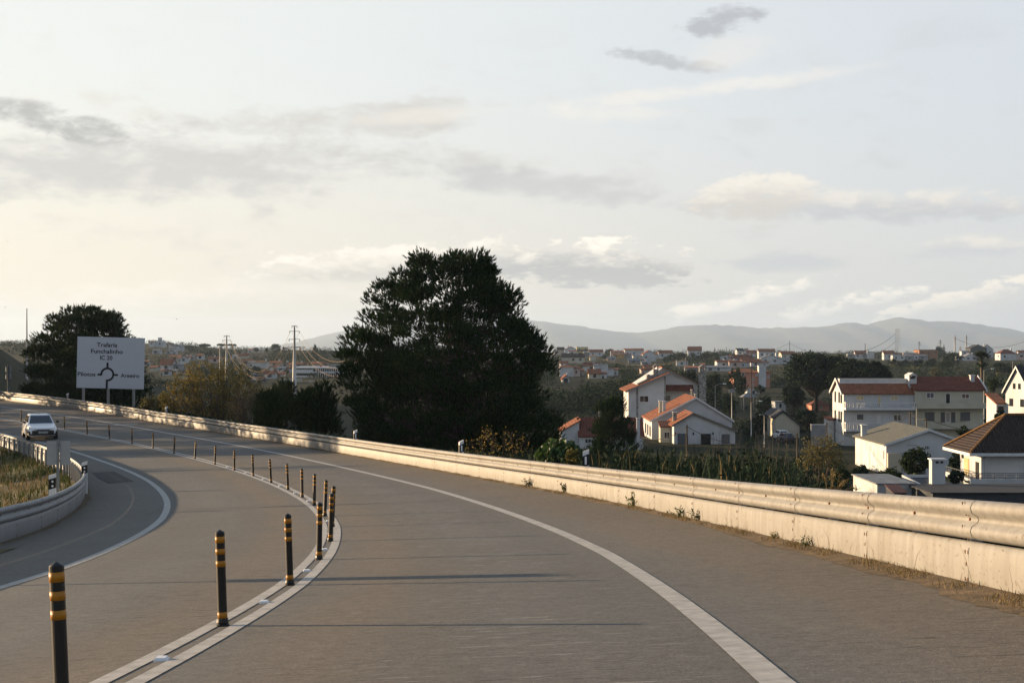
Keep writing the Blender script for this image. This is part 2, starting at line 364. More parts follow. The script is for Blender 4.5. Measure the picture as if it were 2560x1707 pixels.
def asphalt():
    m = bpy.data.materials.new('asphalt'); m.use_nodes = True; t = m.node_tree; n = t.nodes; L = t.links
    p = n['Principled BSDF']; p.inputs['Roughness'].default_value = .85; p.inputs['Specular IOR Level'].default_value = .18
    tcn = n.new('ShaderNodeTexCoord')
    def nz(scale, detail=4, sc=None, rough=.55):
        v = tcn.outputs['Object']
        if sc:
            mp = n.new('ShaderNodeMapping'); mp.inputs['Scale'].default_value = sc; L.new(v, mp.inputs[0]); v = mp.outputs[0]
        q = n.new('ShaderNodeTexNoise'); q.inputs['Scale'].default_value = scale; q.inputs['Detail'].default_value = detail; q.inputs['Roughness'].default_value = rough
        L.new(v, q.inputs['Vector']); return q.outputs['Fac']
    def mr(v, a, b, c=0.0, d=1.0):
        q = n.new('ShaderNodeMapRange'); q.inputs[1].default_value = a; q.inputs[2].default_value = b; q.inputs[3].default_value = c; q.inputs[4].default_value = d
        L.new(v, q.inputs[0]); return q.outputs[0]
    def ma(op, a, b=0.0):
        q = n.new('ShaderNodeMath'); q.operation = op
        for k, v in ((0, a), (1, b)):
            if isinstance(v, (int, float)): q.inputs[k].default_value = v
            else: L.new(v, q.inputs[k])
        return q.outputs[0]
    def mx(f, a, b):
        q = n.new('ShaderNodeMix'); q.data_type = 'RGBA'
        for k, v in ((0, f), (6, a), (7, b)):
            if isinstance(v, (int, float)): q.inputs[k].default_value = v
            elif isinstance(v, tuple): q.inputs[k].default_value = v + (1,)
            else: L.new(v, q.inputs[k])
        return q.outputs[2]
    # distance from the centre of the bend: wheel tracks, dusty shoulder
    vs = n.new('ShaderNodeVectorMath'); vs.operation = 'SUBTRACT'; L.new(tcn.outputs['Object'], vs.inputs[0]); vs.inputs[1].default_value = (RC[0], RC[1], 0)
    vm = n.new('ShaderNodeVectorMath'); vm.operation = 'MULTIPLY'; L.new(vs.outputs[0], vm.inputs[0]); vm.inputs[1].default_value = (1, 1, 0)
    vl = n.new('ShaderNodeVectorMath'); vl.operation = 'LENGTH'; L.new(vm.outputs[0], vl.inputs[0])
    r = ma('ADD', ma('SUBTRACT', vl.outputs['Value'], RR), ma('MULTIPLY', ma('SUBTRACT', nz(.35, 3), .5), .9))
    def band(c, w):
        d = ma('DIVIDE', ma('SUBTRACT', r, c), w); return ma('MAXIMUM', ma('SUBTRACT', 1.0, ma('MULTIPLY', d, d)), 0.0)
    dusty = ma('MINIMUM', ma('ADD', mr(r, 3.4, 4.4), ma('ADD', band(.9, .9), ma('ADD', band(-.8, .8), mr(r, -3.6, -5.4)))), 1.0)
    wheel = ma('ADD', ma('ADD', band(1.35, .55), band(2.85, .5)), ma('ADD', band(-1.3, .5), band(-2.8, .5)))
    c = mx(ma('MULTIPLY', dusty, .75), (.100, .101, .096), (.126, .105, .079))
    c = mx(ma('MULTIPLY', wheel, .35), c, (.074, .076, .076))
    big = mr(nz(.25, 5), .3, .7); c = mx(ma('MULTIPLY', big, .4), c, (.078, .074, .068))
    fine = mr(nz(38, 4, None, .85), .25, .75, .45, 1.55); mid = mr(nz(9, 4), .3, .7, .86, 1.14)
    g = ma('MULTIPLY', fine, mid)
    vsc = n.new('ShaderNodeVectorMath'); vsc.operation = 'SCALE'; L.new(c, vsc.inputs[0]); L.new(g, vsc.inputs[3]); c = vsc.outputs[0]
    # scattered dark flecks of bark and rubber, pale scuffs
    dk = ma('MULTIPLY', mr(nz(1.0, 2, (3.0, 22.0, 1)), .625, .66), mr(nz(.5, 2), .38, .6)); c = mx(ma('MULTIPLY', dk, .75), c, (.03, .027, .023))
    lt = ma('MULTIPLY', mr(nz(1.0, 2, (2.5, 17.0, 3.3)), .64, .67), ma('MULTIPLY', mr(r, .6, 1.4), mr(r, 3.2, 2.6))); c = mx(ma('MULTIPLY', lt, .5), c, (.24, .24, .23))
    L.new(c, p.inputs['Base Color'])
    bp = n.new('ShaderNodeBump'); bp.inputs['Strength'].default_value = .5; bp.inputs['Distance'].default_value = .008
    L.new(nz(55, 3, None, .8), bp.inputs['Height']); L.new(bp.outputs[0], p.inputs['Normal'])
    return m
ASPH = asphalt()
ts = np.linspace(T0, T1, 420); rs = np.array([-9, -5.5, -5, -4.5, -3.4, -2, -1, 0, 1, 2, 3.4, 4.5, 5.3, 6.0, 6.35])
RG = np.broadcast_to(rs[None, :], (420, len(rs))).copy(); RG[:, 0] = r_inn(ts) - .12; RG[:, 1] = np.maximum(RG[:, 1], RG[:, 0] + .1)
tag(grid_mesh('road', pol(ts[:, None], RG), ASPH), kind='structure')
def strip(name, rc, hw, dz, m, t0=T0, t1=T1, n=500):
    t = np.linspace(t0, t1, n); c = rc(t)
    return grid_mesh(name, np.stack([pol(t, c - hw, dz), pol(t, c + hw, dz)], 1), m)
tag(strip('road_line', lambda t: r_posts(t) - .115, .062, .005, PAINTW), kind='structure')
tag(strip('road_line', lambda t: r_posts(t) + .115, .062, .005, PAINTW), kind='structure')
tag(strip('road_line', r_edge, .085, .005, PAINTW), kind='structure')
tag(strip('road_line', r_iline, .085, .005, PAINTW), kind='structure')
q = [unp(*p) for p in ((229, 1182), (284.7, 1178), (335, 1203.5), (269.4, 1208.8))]
b = MB(); b.poly([P3(t, r, .007) for t, r in q])
tag(b.build('road_patch', mat('fresh_asphalt_patch', (.026, .028, .031), .9, var=.25, scale=8)), kind='structure')
q0 = unp(285, 1063.5); q1 = unp(344, 1060)
b = MB(); A0 = P3(*q0, .007); A1 = P3(*q1, .007); dn = Vector((0, .35, 0))
b.poly([A0, A1, P3(*unp(344, 1058.6), .007), P3(*unp(285, 1062.3), .007)])
tag(b.build('road_mark', PAINTW), kind='structure')

# ------------------------------------------------------------------ terrain
def smooth(x): x = np.clip(x, 0, 1); return x * x * (3 - 2 * x)
_dn = np.array([0, 60, 300, 400, 500, 900, 1050, 1150, 1500, 2500, 15000.])
_zn = np.array([-14.2, -14.2, -14.2, -12.9, -11.6, -10.9, -9.6, -9.4, -16, -42, -98.])
_pc = np.array([-4000, 250, 400, 480, 560, 700, 850, 1300, 1450, 4500.])
_cc = np.array([6, 8.2, 7.8, 6.0, 3.4, 2.6, 2.2, .4, 0, 0.])
def valley(x, y):
    d = np.maximum(y, 1e-3); px = CX + F * x / d
    px = np.where(y > 1, px, np.where(x < 0, -4000, 4500)); d = np.where(y > 1, y, np.hypot(x, y))
    z = np.interp(d, _dn, _zn)
    w = smooth((d - 480) / 400) * (1 - smooth((d - 1000) / 1500))
    z = z + np.interp(px, _pc, _cc) * w
    hill = 13.4 * smooth((200 - px) / 260) * smooth((d - 170) / 110) * (1 - smooth((d - 330) / 260))
    bumps = .5 * np.sin(x * .021 + 1.3) * np.sin(y * .017) + .25 * np.sin(x * .07) * np.sin(y * .06 + 2)
    return z + hill + bumps * smooth((d - 50) / 100)
def ground(x, y):
    r = np.hypot(x - RC[0], y - RC[1]) - RR
    w = smooth((r - 6) / 26)
    return (Hs(x, y) - .15) * (1 - w) + valley(x, y) * w
def ground_sheet(x, y):
    r = np.hypot(x - RC[0], y - RC[1]) - RR
    return ground(x, y) - 1.0 * (1 - smooth((r - 8) / 20))
def hit(px, py, d0=60.0, dmax=1060.0):
    """where the sight line through a point meets the ground"""
    ds = np.linspace(d0, dmax, 6000); x = (px - CX) / F * ds; z = (CY - py) / F * ds
    f = z - valley(x, ds); i = np.where(f <= 0)[0]
    return float(ds[i[0]]) if len(i) else dmax
azs = np.radians(np.concatenate([np.linspace(-180, -40, 24)[:-1], np.linspace(-40, -24, 20)[:-1], np.linspace(-24, 24, 193), np.linspace(24, 40, 20)[1:], np.linspace(40, 180, 24)[1:]]))
dds = np.concatenate([np.linspace(.5, 60, 70)[:-1], np.geomspace(60, 15500, 200)])
gx = np.sin(azs)[:, None] * dds[None, :]; gy = np.cos(azs)[:, None] * dds[None, :]
def terrain_mat():
    m = bpy.data.materials.new('hillside_scrub'); m.use_nodes = True; t = m.node_tree; n = t.nodes; L = t.links
    p = n['Principled BSDF']; p.inputs['Roughness'].default_value = 1; p.inputs['Specular IOR Level'].default_value = .05
    tcn = n.new('ShaderNodeTexCoord')
    def nz(s, d=6):
        q = n.new('ShaderNodeTexNoise'); q.inputs['Scale'].default_value = s; q.inputs['Detail'].default_value = d; L.new(tcn.outputs['Object'], q.inputs['Vector'])
        r = n.new('ShaderNodeMapRange'); r.inputs[1].default_value = .38; r.inputs[2].default_value = .62; L.new(q.outputs['Fac'], r.inputs[0]); return r.outputs[0]
    def mx(f, a, b):
        q = n.new('ShaderNodeMix'); q.data_type = 'RGBA'; L.new(f, q.inputs[0])
        for k, v in ((6, a), (7, b)):
            if isinstance(v, tuple): q.inputs[k].default_value = v + (1,)
            else: L.new(v, q.inputs[k])
        return q.outputs[2]
    a = mx(nz(.012), (.028, .030, .017), (.014, .019, .011)); b = mx(nz(.11), a, (.022, .028, .015)); c = mx(nz(1.4), b, (.036, .034, .019))
    L.new(c, p.inputs['Base Color'])
    return m
TERR = terrain_mat()
tag(grid_mesh('terrain', np.stack([gx, gy, ground_sheet(gx, gy)], -1), TERR), kind='structure')
# banks either side of the road
ts = np.linspace(T0, 1.1, 300); rs = np.concatenate([np.linspace(5.5, 12, 10), np.linspace(13, 36, 14)])
P = pol(ts[:, None], rs[None, :] + 0 * ts[:, None]); P[..., 2] = ground(P[..., 0], P[..., 1]) - .9 * smooth((rs - 30) / 6)[None, :] + .03
tag(grid_mesh('bank_ground', P, mat('bank_soil', (.06, .05, .03), 1, col2=(.03, .03, .018), scale=.8)), kind='structure')
rs = np.concatenate([np.linspace(-5.45, -10, 10), np.linspace(-11, -80, 24)])
def inner_z(x, y):
    r = np.hypot(x - RC[0], y - RC[1]) - RR
    return Hs(x, y) - .1 - .25 * smooth((-5.9 - r) / 1.4) + .12 * np.sin(x * .9) * np.sin(y * .7)
P = pol(ts[:, None], rs[None, :] + 0 * ts[:, None]); P[..., 2] = inner_z(P[..., 0], P[..., 1])
INNERZ = inner_z
tag(grid_mesh('grass_ground', P, mat('grassy_soil', (.05, .055, .02), 1, col2=(.085, .058, .022), scale=.35)), kind='structure')
# distant mountains
mx_ = np.array([-2200, -1200, -500, 100, 500, 640, 718, 762, 827, 871, 910, 1000, 1110, 1220, 1322, 1360, 1415, 1470, 1524, 1585, 1633, 1665, 1698, 1750, 1796, 1850, 1905, 1981, 2046, 2100, 2133, 2170, 2209, 2245, 2286, 2330, 2362, 2410, 2449, 2503, 2560, 2700, 2900, 3300, 4200])
my_ = np.array([868, 862, 872, 874, 874, 870, 864, 849, 834, 824, 815, 796, 785, 790, 800, 804, 811, 817, 827, 832, 828, 823, 815, 813, 812, 815, 820, 818, 818, 808, 806, 813, 800, 792, 798, 804, 803, 806, 811, 819, 839, 856, 850, 866, 872])
pxs = np.linspace(-2200, 4200, 900); rng = np.random.default_rng(4)
yy = np.interp(pxs, mx_, my_) + np.convolve(rng.normal(0, 1.3, 900), [.25, .5, .25], 'same') * 1.0
DM = 14000.0; KM = DM / 6500
top = (CY - yy) / F * DM
rows = []
for k, (dd, f) in enumerate(((5000, 0), (5500, .28), (5900, .55), (6250, .82), (6500, 1), (6900, .8), (7800, 0))):
    wob = .10 * np.sin(pxs * .013 + k * 2.1) * (f > 0) * (f < 1) + .05 * np.sin(pxs * .05 + k)*(f > 0) * (f < 1)
    rows.append(np.stack([(pxs - CX) / F * DM * (dd / 6500) ** .3, 0 * pxs + dd * KM + 280 * np.sin(pxs * .02 + k) * (f < 1), -100 + (top + 100) * np.clip(f + wob, 0, 1)], -1))
tag(grid_mesh('mountains', np.stack(rows, 1), mat('mountain_woods', (.035, .042, .035), 1, col2=(.07, .065, .05), scale=.004)), kind='structure')

# ------------------------------------------------------------------ guard rails
def sweep(name_mb, prof, rf, sgn, t, m=0, z0=0.0):
    n = len(prof); i = len(name_mb.v); c = rf(t)
    for k in range(len(t)):
        rr = c[k] + sgn * np.array([p[0] for p in prof]); q = pol(np.full(n, t[k]), rr); q[:, 2] = -ydown(t[k]) + SLOPE * c[k] + np.array([p[1] for p in prof]) + z0
        name_mb.v += [tuple(a) for a in q]
    for k in range(len(t) - 1):
        for j in range(n):
            f = [i + k * n + j, i + k * n + (j + 1) % n, i + (k + 1) * n + (j + 1) % n, i + (k + 1) * n + j]
            name_mb.f.append(f if sgn > 0 else f[::-1]); name_mb.m.append(m)
RAILP = [(.03, .672), (.0, .678), (-.03, .655), (-.046, .618), (-.033, .578), (.012, .548), (.024, .525), (.012, .502), (-.033, .472), (-.046, .432), (-.03, .395), (.0, .370), (.03, .375)]
RAILP = RAILP + [(a + .008, b) for a, b in RAILP[::-1]]
SKIRTP = [(.05, .345), (.02, .352), (.0, .338), (-.012, .285), (-.016, .17), (-.012, .03), (.0, -.03)]
SKIRTP = SKIRTP + [(a + .01, b - .006) for a, b in SKIRTP[::-1]]
PITCH = 1.333 / RR
def guard_rail(rf, sgn, ta, tb, tp0, tp1, label, rm, sm):
    root = empty('guard_rail', tuple(P3((ta + tb) / 2, float(rf((ta + tb) / 2)))), 0, label, 'guard rail')
    inv = Matrix.Translation(-root.location)
    def fix(mb): mb.v = [tuple(Vector(v) - root.location) for v in mb.v]
    def local(t, pr, z):
        c = float(rf(t)); p = P3(t, c + sgn * pr); p.z = float(-ydown(t)) + SLOPE * c + z; return p
    def lump(mb, t, pr, z, w, h, d, m, lean=0.0):
        """small raised block on the face: w along the road, h up"""
        dt = w / 2 / RR; pts = []
        for dd_ in (pr - d, pr + .004):
            pts += [local(t - dt - lean / RR, dd_, z - h / 2), local(t + dt - lean / RR, dd_, z - h / 2), local(t + dt + lean / RR, dd_, z + h / 2), local(t - dt + lean / RR, dd_, z + h / 2)]
        mb.hexa([pts[0], pts[1], pts[2], pts[3], pts[4], pts[5], pts[6], pts[7]], m)
    t = np.linspace(ta, tb, 520)
    a = MB(); sweep(a, RAILP, rf, sgn, t)
    k0 = int(ta / PITCH); ks = range(k0 + 1, int(tb / PITCH))
    for k in ks:
        tt = k * PITCH
        if tt > .5: break
        lump(a, tt, .020, .525, .022, .026, .012, 1)
        if k % 2 == 0:
            for o in (-.03, .03):
                for (pr, z) in ((-.036, .645), (-.036, .462)): lump(a, tt + o / RR, pr, z, .006, .03, .004, 1, .006)
                for (pr, z) in ((-.006, .560), (-.006, .378)): lump(a, tt + o / RR, pr, z, .006, .02, .004, 1, -.005)
    for k in ks:
        tt = k * PITCH
        if tt > .35: break
        if k % 2 == 0: sweep(a, [(q - .005, z_) for q, z_ in RAILP[:13]] + [(q - .0005, z_) for q, z_ in RAILP[12::-1]], rf, sgn, np.array([tt - .17, tt - .085 + .17 * .0, tt + .0]) / RR * 1.0 + tt - tt / RR)
    fix(a); a.build('rail', [rm, RUST], root, True)
    a = MB(); sweep(a, SKIRTP if sgn > 0 else [(q, z_ + .016 * (z_ > .3)) for q, z_ in SKIRTP], rf, sgn, t)
    for k in ks:
        tt = k * PITCH
        if tt > .3: break
        if k % 2 == 0:
            for o in (-.03, .03):
                for z in (.265, .05): lump(a, tt + o / RR, -.0135, z, .010, .030, .004, 1)
            lump(a, tt, -.016, .17, .012, .03, .004, 1)
            lump(a, tt - .045 / RR, -.013, .155, .006, .29, .003, 0)
    fix(a); a.build('lower_panel', [sm, RUST], root, True)
    proto = None
    for k in range(int(tp0 / PITCH) + 1, int(tp1 / PITCH)):
        tt = (k + .08) * PITCH; p = local(tt, .095, 0) - root.location
        if proto is None:
            b = MB(); b.box(-.03, -.025, -.05, .05, -.4, .60).box(.025, .03, -.05, .05, -.4, .60).box(-.025, .025, .044, .05, -.4, .60)
            proto = b.build('post', STEELD, root); o = proto
        else:
            o = proto.copy(); COL.objects.link(o); o.parent = root
        o.location = p; o.rotation_euler = (0, 0, tt + (pi / 2 if sgn > 0 else -pi / 2) - pi)
    return root
guard_rail(r_out, 1, T0, 1.05, -.06, .84, 'long galvanised guard rail with lower panel along the outer edge of the bend', RAILM, RAILM)
guard_rail(r_inn, -1, -.05, 1.0, .10, .86, 'grey guard rail curving round the grassy inside of the bend', STEELD, STEELD)

# dirt and weeds at the foot of the outer rail
t = T0 + np.linspace(0, 1, 900) ** 1.7 * (.7 - T0); rng = np.random.default_rng(3)
wv = np.convolve(rng.normal(0, 1, 900), np.ones(9) / 9, 'same'); wv2 = np.convolve(rng.normal(0, 1, 900), np.ones(60) / 60, 'same')
wd = np.clip(itp([(-.14, .45), (.03, .38), (.06, .26), (.09, .20), (.15, .17), (.3, .13), (.7, .10)])(t) * (1 + .45 * wv + 1.2 * wv2), .06, 1.0)
c = r_out(t)
grid = np.stack([pol(t, c - wd, .004), pol(t, c - wd * .6, .012), pol(t, c - .05, .03), pol(t, c + .05, .03)], 1)
tag(grid_mesh('dirt_strip', grid, DIRT), kind='structure')
t = np.linspace(.05, .9, 600); wd = np.clip(.18 * (1 + .5 * np.convolve(rng.normal(0, 1, 600), np.ones(9) / 9, 'same')), .05, .4); c = r_inn(t)
tag(grid_mesh('dirt_strip', np.stack([pol(t, c + wd, .004), pol(t, c + wd * .5, .01), pol(t, c - .05, .02)], 1), DIRT), kind='structure')

# ------------------------------------------------------------------ striped bollards on the double line
def bollard_proto():
    root = empty('bollard', (0, 0, 0), 0, '-', 'bollard', 'striped bollards on the double line')
    R_ = .037
    MB().lathe([(0, .055), (R_, .055), (R_, .735), (R_ - .006, .742), (.004, .757), (0, .757)], 20).build('post', BLACKP, root, False)
    MB().lathe([(0, 0), (.052, 0), (.052, .014), (.046, .018), (.046, .03), (.049, .034), (.046, .046), (.043, .060), (R_, .066), (0, .066)], 20).build('base', BLACKP, root)
    for f0, f1 in ((.066, .132), (.193, .253), (.318, .380), (.850, .915)):
        z1 = .757 * (1 - f0); z0 = .757 * (1 - f1); e = R_ + .0012
        MB().lathe([(R_ - .002, z0), (e, z0), (e, z1), (R_ - .002, z1)], 20).build('reflective_band', YELLOWB, root, True)
    return root
px_posts = [(725, 1462.5), (797.4, 1398.8), (825.6, 1353), (830.4, 1317), (812, 1290), (785.7, 1263), (755.4, 1242.6), (719.8, 1223.3), (677.7, 1206.4), (632.7, 1189.8), (585.5, 1175.6), (537, 1161), (487, 1147), (435, 1133.8), (382, 1120), (330, 1108.7), (273.6, 1097), (218, 1085), (161, 1072.5)]
spots = [(-2.17, 6.85), None]
u = [(.0072, None)]
tl = [unp(557, 1564)[0]] + [unp(*p)[0] for p in px_posts]
rl = [unp(557, 1564)[1]] + [unp(*p)[1] for p in px_posts]
BOLL = [(-2.25, 7.12)] + [tuple(P3(a, b))[:2] for a, b in zip(tl, rl)]
for k in (1, 2, 3): BOLL.append(tuple(P3(tl[-1] + .0292 * k, 0.0))[:2])
bp = bollard_proto(); studs = []
for i, (x, y) in enumerate(BOLL):
    o = bp if i == 0 else copy_tree(bp)
    z = float(Hs(x, y)); o.location = (x, y, z)
    o['label'] = 'black bollard with yellow bands, %s from the camera along the double line' % ORD[i]
    tt = atan2(y - RC[1], x - RC[0])
    # set square to the banked road
    o.rotation_euler = (radians(-.6 + .4 * sin(i * 2.3)), radians(-2.6 + .7 * sin(i * 1.7)), i * .7)
for i in range(13):
    (x0, y0), (x1, y1) = BOLL[i], BOLL[i + 1]
    studs.append((atan2((y0 + y1) / 2 - RC[1], (x0 + x1) / 2 - RC[0])))
sp = None
for i, tt in enumerate(studs):
    if sp is None:
        b = MB(); b.hexa([(-.05, -.045, 0), (.05, -.045, 0), (.05, .045, 0), (-.05, .045, 0), (-.038, -.03, .02), (.038, -.03, .02), (.038, .03, .02), (-.038, .03, .02)])
        sp = b.build('road_stud', WHITEP); o = sp
    else: o = sp.copy(); COL.objects.link(o)
    o.location = P3(tt, float(r_posts(tt)), .004); o.rotation_euler = (0, 0, tt + pi / 2)
    tag(o, 'small white road stud between the %s and %s bollard from the camera' % (ORD[i], ORD[i + 1]), 'road stud', 'road studs between the bollards')

# ------------------------------------------------------------------ black and white marker posts behind the rails
def theta_at(px, rf):
    t = np.linspace(.0, 1.0, 4000); p = pol(t, rf(t)); q = CX + F * p[:, 0] / p[:, 1]
    i = np.where(np.diff(np.sign(q - px)) != 0)[0]; return t[i]
def marker(label, w, h, loc, rz, round_reflectors=False, slope=.06):
    root = empty('marker_post', loc, rz, 'black and white ' + label, 'marker post', 'black and white marker posts')
    d = .045
    MB().prism([(-w, -d, -.3), (w, -d, -.3), (w, -d, h), (-w, -d, h - slope)], (0, 2 * d, 0)).build('post', WHITEP, root)
    e = .003; z1 = h - .10; z0 = h - .36
    MB().prism([(-w - e, -d - e, z0 - slope), (w + e, -d - e, z0), (w + e, -d - e, z1), (-w - e, -d - e, z1 - slope)], (0, 2 * d + 2 * e, 0)).build('black_band', BLACKP, root)
    b = MB(); y = -d - e - .004
    if round_reflectors:  # pair of plain round reflectors, no light of their own
        for zc in (h - .175, h - .29):
            b.prism([(.01 + .027 * cos(a), y, zc - slope / 2 + .027 * sin(a)) for a in np.linspace(0, 2 * pi, 16)[:-1]], (0, .006, 0))
    else: b.box(-.022, .022, y, -d - e, h - .345, h - .165)
    b.build('reflector', mat('marker_reflector', (.7, .7, .7), .3), root)
    return root
o_r = lambda t: r_out(t) + .42
for k, (px, hh, nm) in enumerate(((1464, 1.0, 'marker post beside the bright leafy bush'), (1152.5, 1.0, 'marker post behind the rail under the middle of the big pine'), (888, .98, 'marker post behind the rail left of the big pine'), (416, .98, 'tiny marker post behind the rail under the autumn tree'), (168.5, .98, 'tiny marker post behind the rail left of the sign'))):
    tt = theta_at(px, o_r)[0]; p = P3(tt, float(o_r(tt))); p.z -= .1
    marker(nm, .07, hh + .1, tuple(p), (-.12 if k == 0 else .35 if k < 3 else .5))
i_r = lambda t: r_inn(t) - .75
for px, py, dd, nm in ((131, 1183, 36.0, 'beside the sign seen from behind'), (211, 1153, 45.0, 'at the tip of the inner guard rail')):
    p = at(px, py, dd); zt = p.z; g = float(INNERZ(p.x, p.y)); p.z = g
    marker('marker with two round lamps ' + nm, .085, zt - g, tuple(p), .12, True, .05)
# road sign seen from behind, inside the bend
p = at(144.5, 1102.5, 36.8); g = float(INNERZ(p.x, p.y)); H_ = p.z - g
root = empty('road_sign', (p.x, p.y, g), -.10, 'grey back of a twin panel road sign on a steel post inside the bend', 'road sign')
MB().box(-.026, .026, -.02, .03, -.3, H_ + .02).build('post', STEELD, root)
for s in (-1, 1):
    b = MB(); x0, x1 = (.03, .315) if s > 0 else (-.315, -.03)
    b.prism([(x0 + .02, .035, H_ - .62), (x1 - .02, .035, H_ - .62), (x1, .035, H_ - .60), (x1, .035, H_ - .02), (x1 - .02, .035, H_), (x0 + .02, .035, H_), (x0, .035, H_ - .02), (x0, .035, H_ - .60)], (0, .012, 0))
    b.build('panel', mat('sign_back', (.30, .315, .33), .5, .3, var=.12, scale=4), root)
MB().box(-.06, .06, .028, .036, H_ - .12, H_ - .08).box(-.06, .06, .028, .036, H_ - .54, H_ - .50).build('bracket', STEELD, root)

# its neighbour stands outside the left edge of the view; its shadow crosses the lane
o = copy_tree(root); x, y = -9.55, 18.6; o.location = (x, y, float(INNERZ(x, y))); o.rotation_euler = (0, 0, -1.0); o.scale = (1, 1, 1.4); o['label'] = 'grey twin panel road sign standing just outside the left edge of the view'
# ------------------------------------------------------------------ direction sign
DS = 98.0
TL = at(192.9, 841, DS); TR = at(361.2, 845, DS); BL = at(190.8, 969, DS)
Wd = (TR - TL).length; Hd = (TL - BL).length; ang_ = -atan2(TL.z - TR.z, TR.x - TL.x)
root = empty('direction_sign', (TL.x + Wd / 2, DS, BL.z - 4.0), 0, 'large white direction sign on three legs with a roundabout diagram', 'road sign')
SG = Vector(BL) - root.location
SIGNW = mat('white_sign_sheet', (.43, .45, .49), .6, var=.05, scale=1)
b = MB(); b.box(0, Wd, 0, .05, 0, Hd); pan = b.build('panel', SIGNW, root); pan.location = SG; pan.rotation_euler = (0, -ang_, 0)
INK = mat('black_sign_lettering', (.012, .013, .016), .6)
us = Wd / 825.0
def SX(x): return (x - 945) * us
def SZ(y): return (1122 - y) * us
def word(txt, cx_, base_y, cap, width):
    cu = bpy.data.curves.new('lettering', 'FONT'); cu.body = txt; cu.size = 1.0; cu.extrude = .004; cu.offset = .017
    o = bpy.data.objects.new('lettering', cu); COL.objects.link(o)
    dg = bpy.context.evaluated_depsgraph_get(); me = bpy.data.meshes.new_from_object(o.evaluated_get(dg))
    bpy.data.objects.remove(o)
    n = len(me.vertices); v = np.zeros(n * 3, np.float32); me.vertices.foreach_get('co', v); v = v.reshape(-1, 3)
    w0, w1 = v[:, 0].min(), v[:, 0].max(); kx = width * us / (w1 - w0); kz = cap * us / .70
    out = np.stack([(v[:, 0] - (w0 + w1) / 2) * kx, v[:, 2] * 1.0, v[:, 1] * kz], -1)
    me.vertices.foreach_set('co', out.astype(np.float32).ravel()); me.materials.clear(); me.materials.append(INK); me.update()
    o = bpy.data.objects.new('lettering', me); COL.objects.link(o); o.parent = pan
    o.location = (SX(cx_), -.005, SZ(base_y)); return o
word('Trafaria', 1309, 614, 52, 250); word('Funchalinho', 1309, 693, 50, 388); word('IC 20', 1302, 772, 50, 152)
word('Pilotos', 1066, 975, 48, 218); word('Areeiro', 1598, 982, 48, 230)
b = MB(); cxr, czr, ro, ri = SX(1320), SZ(950), 86 * us, 61 * us
aa = np.radians(np.linspace(-97, 182, 48))
for a0, a1 in zip(aa[:-1], aa[1:]):
    b.prism([(cxr + r * cos(a), -.008, czr + r * sin(a)) for r, a in ((ri, a0), (ro, a0), (ro, a1), (ri, a1))], (0, .007, 0))
def arm(pts): b.prism([(SX(x), -.0085, SZ(y)) for x, y in pts], (0, .0075, 0))
arm([(1303, 1122), (1330, 1122), (1330, 1014), (1303, 1014)])
arm([(1307, 870), (1333, 870), (1333, 815), (1320, 798), (1307, 815)])
arm([(1400, 966), (1400, 942), (1445, 942), (1456, 954), (1445, 966)])
arm([(1258, 942), (1258, 966), (1208, 966), (1194, 954), (1208, 942)])
b.build('roundabout_diagram', INK, pan)
for xx in (1024, 1328, 1641):
    x = SG.x + SX(xx); MB().box(x - .075, x + .075, .06, .20, -2.0, 4.0 + Hd * .9 - (0.05 if xx < 1500 else .1)).build('leg', STEEL, root)
b = MB()
for zz in (.4, Hd / 2, Hd - .4): b.box(.1, Wd - .1, .05, .06, zz - .04, zz + .04)
o = b.build('cross_rail', STEELD, root); o.location = SG; o.rotation_euler = (0, -ang_, 0)

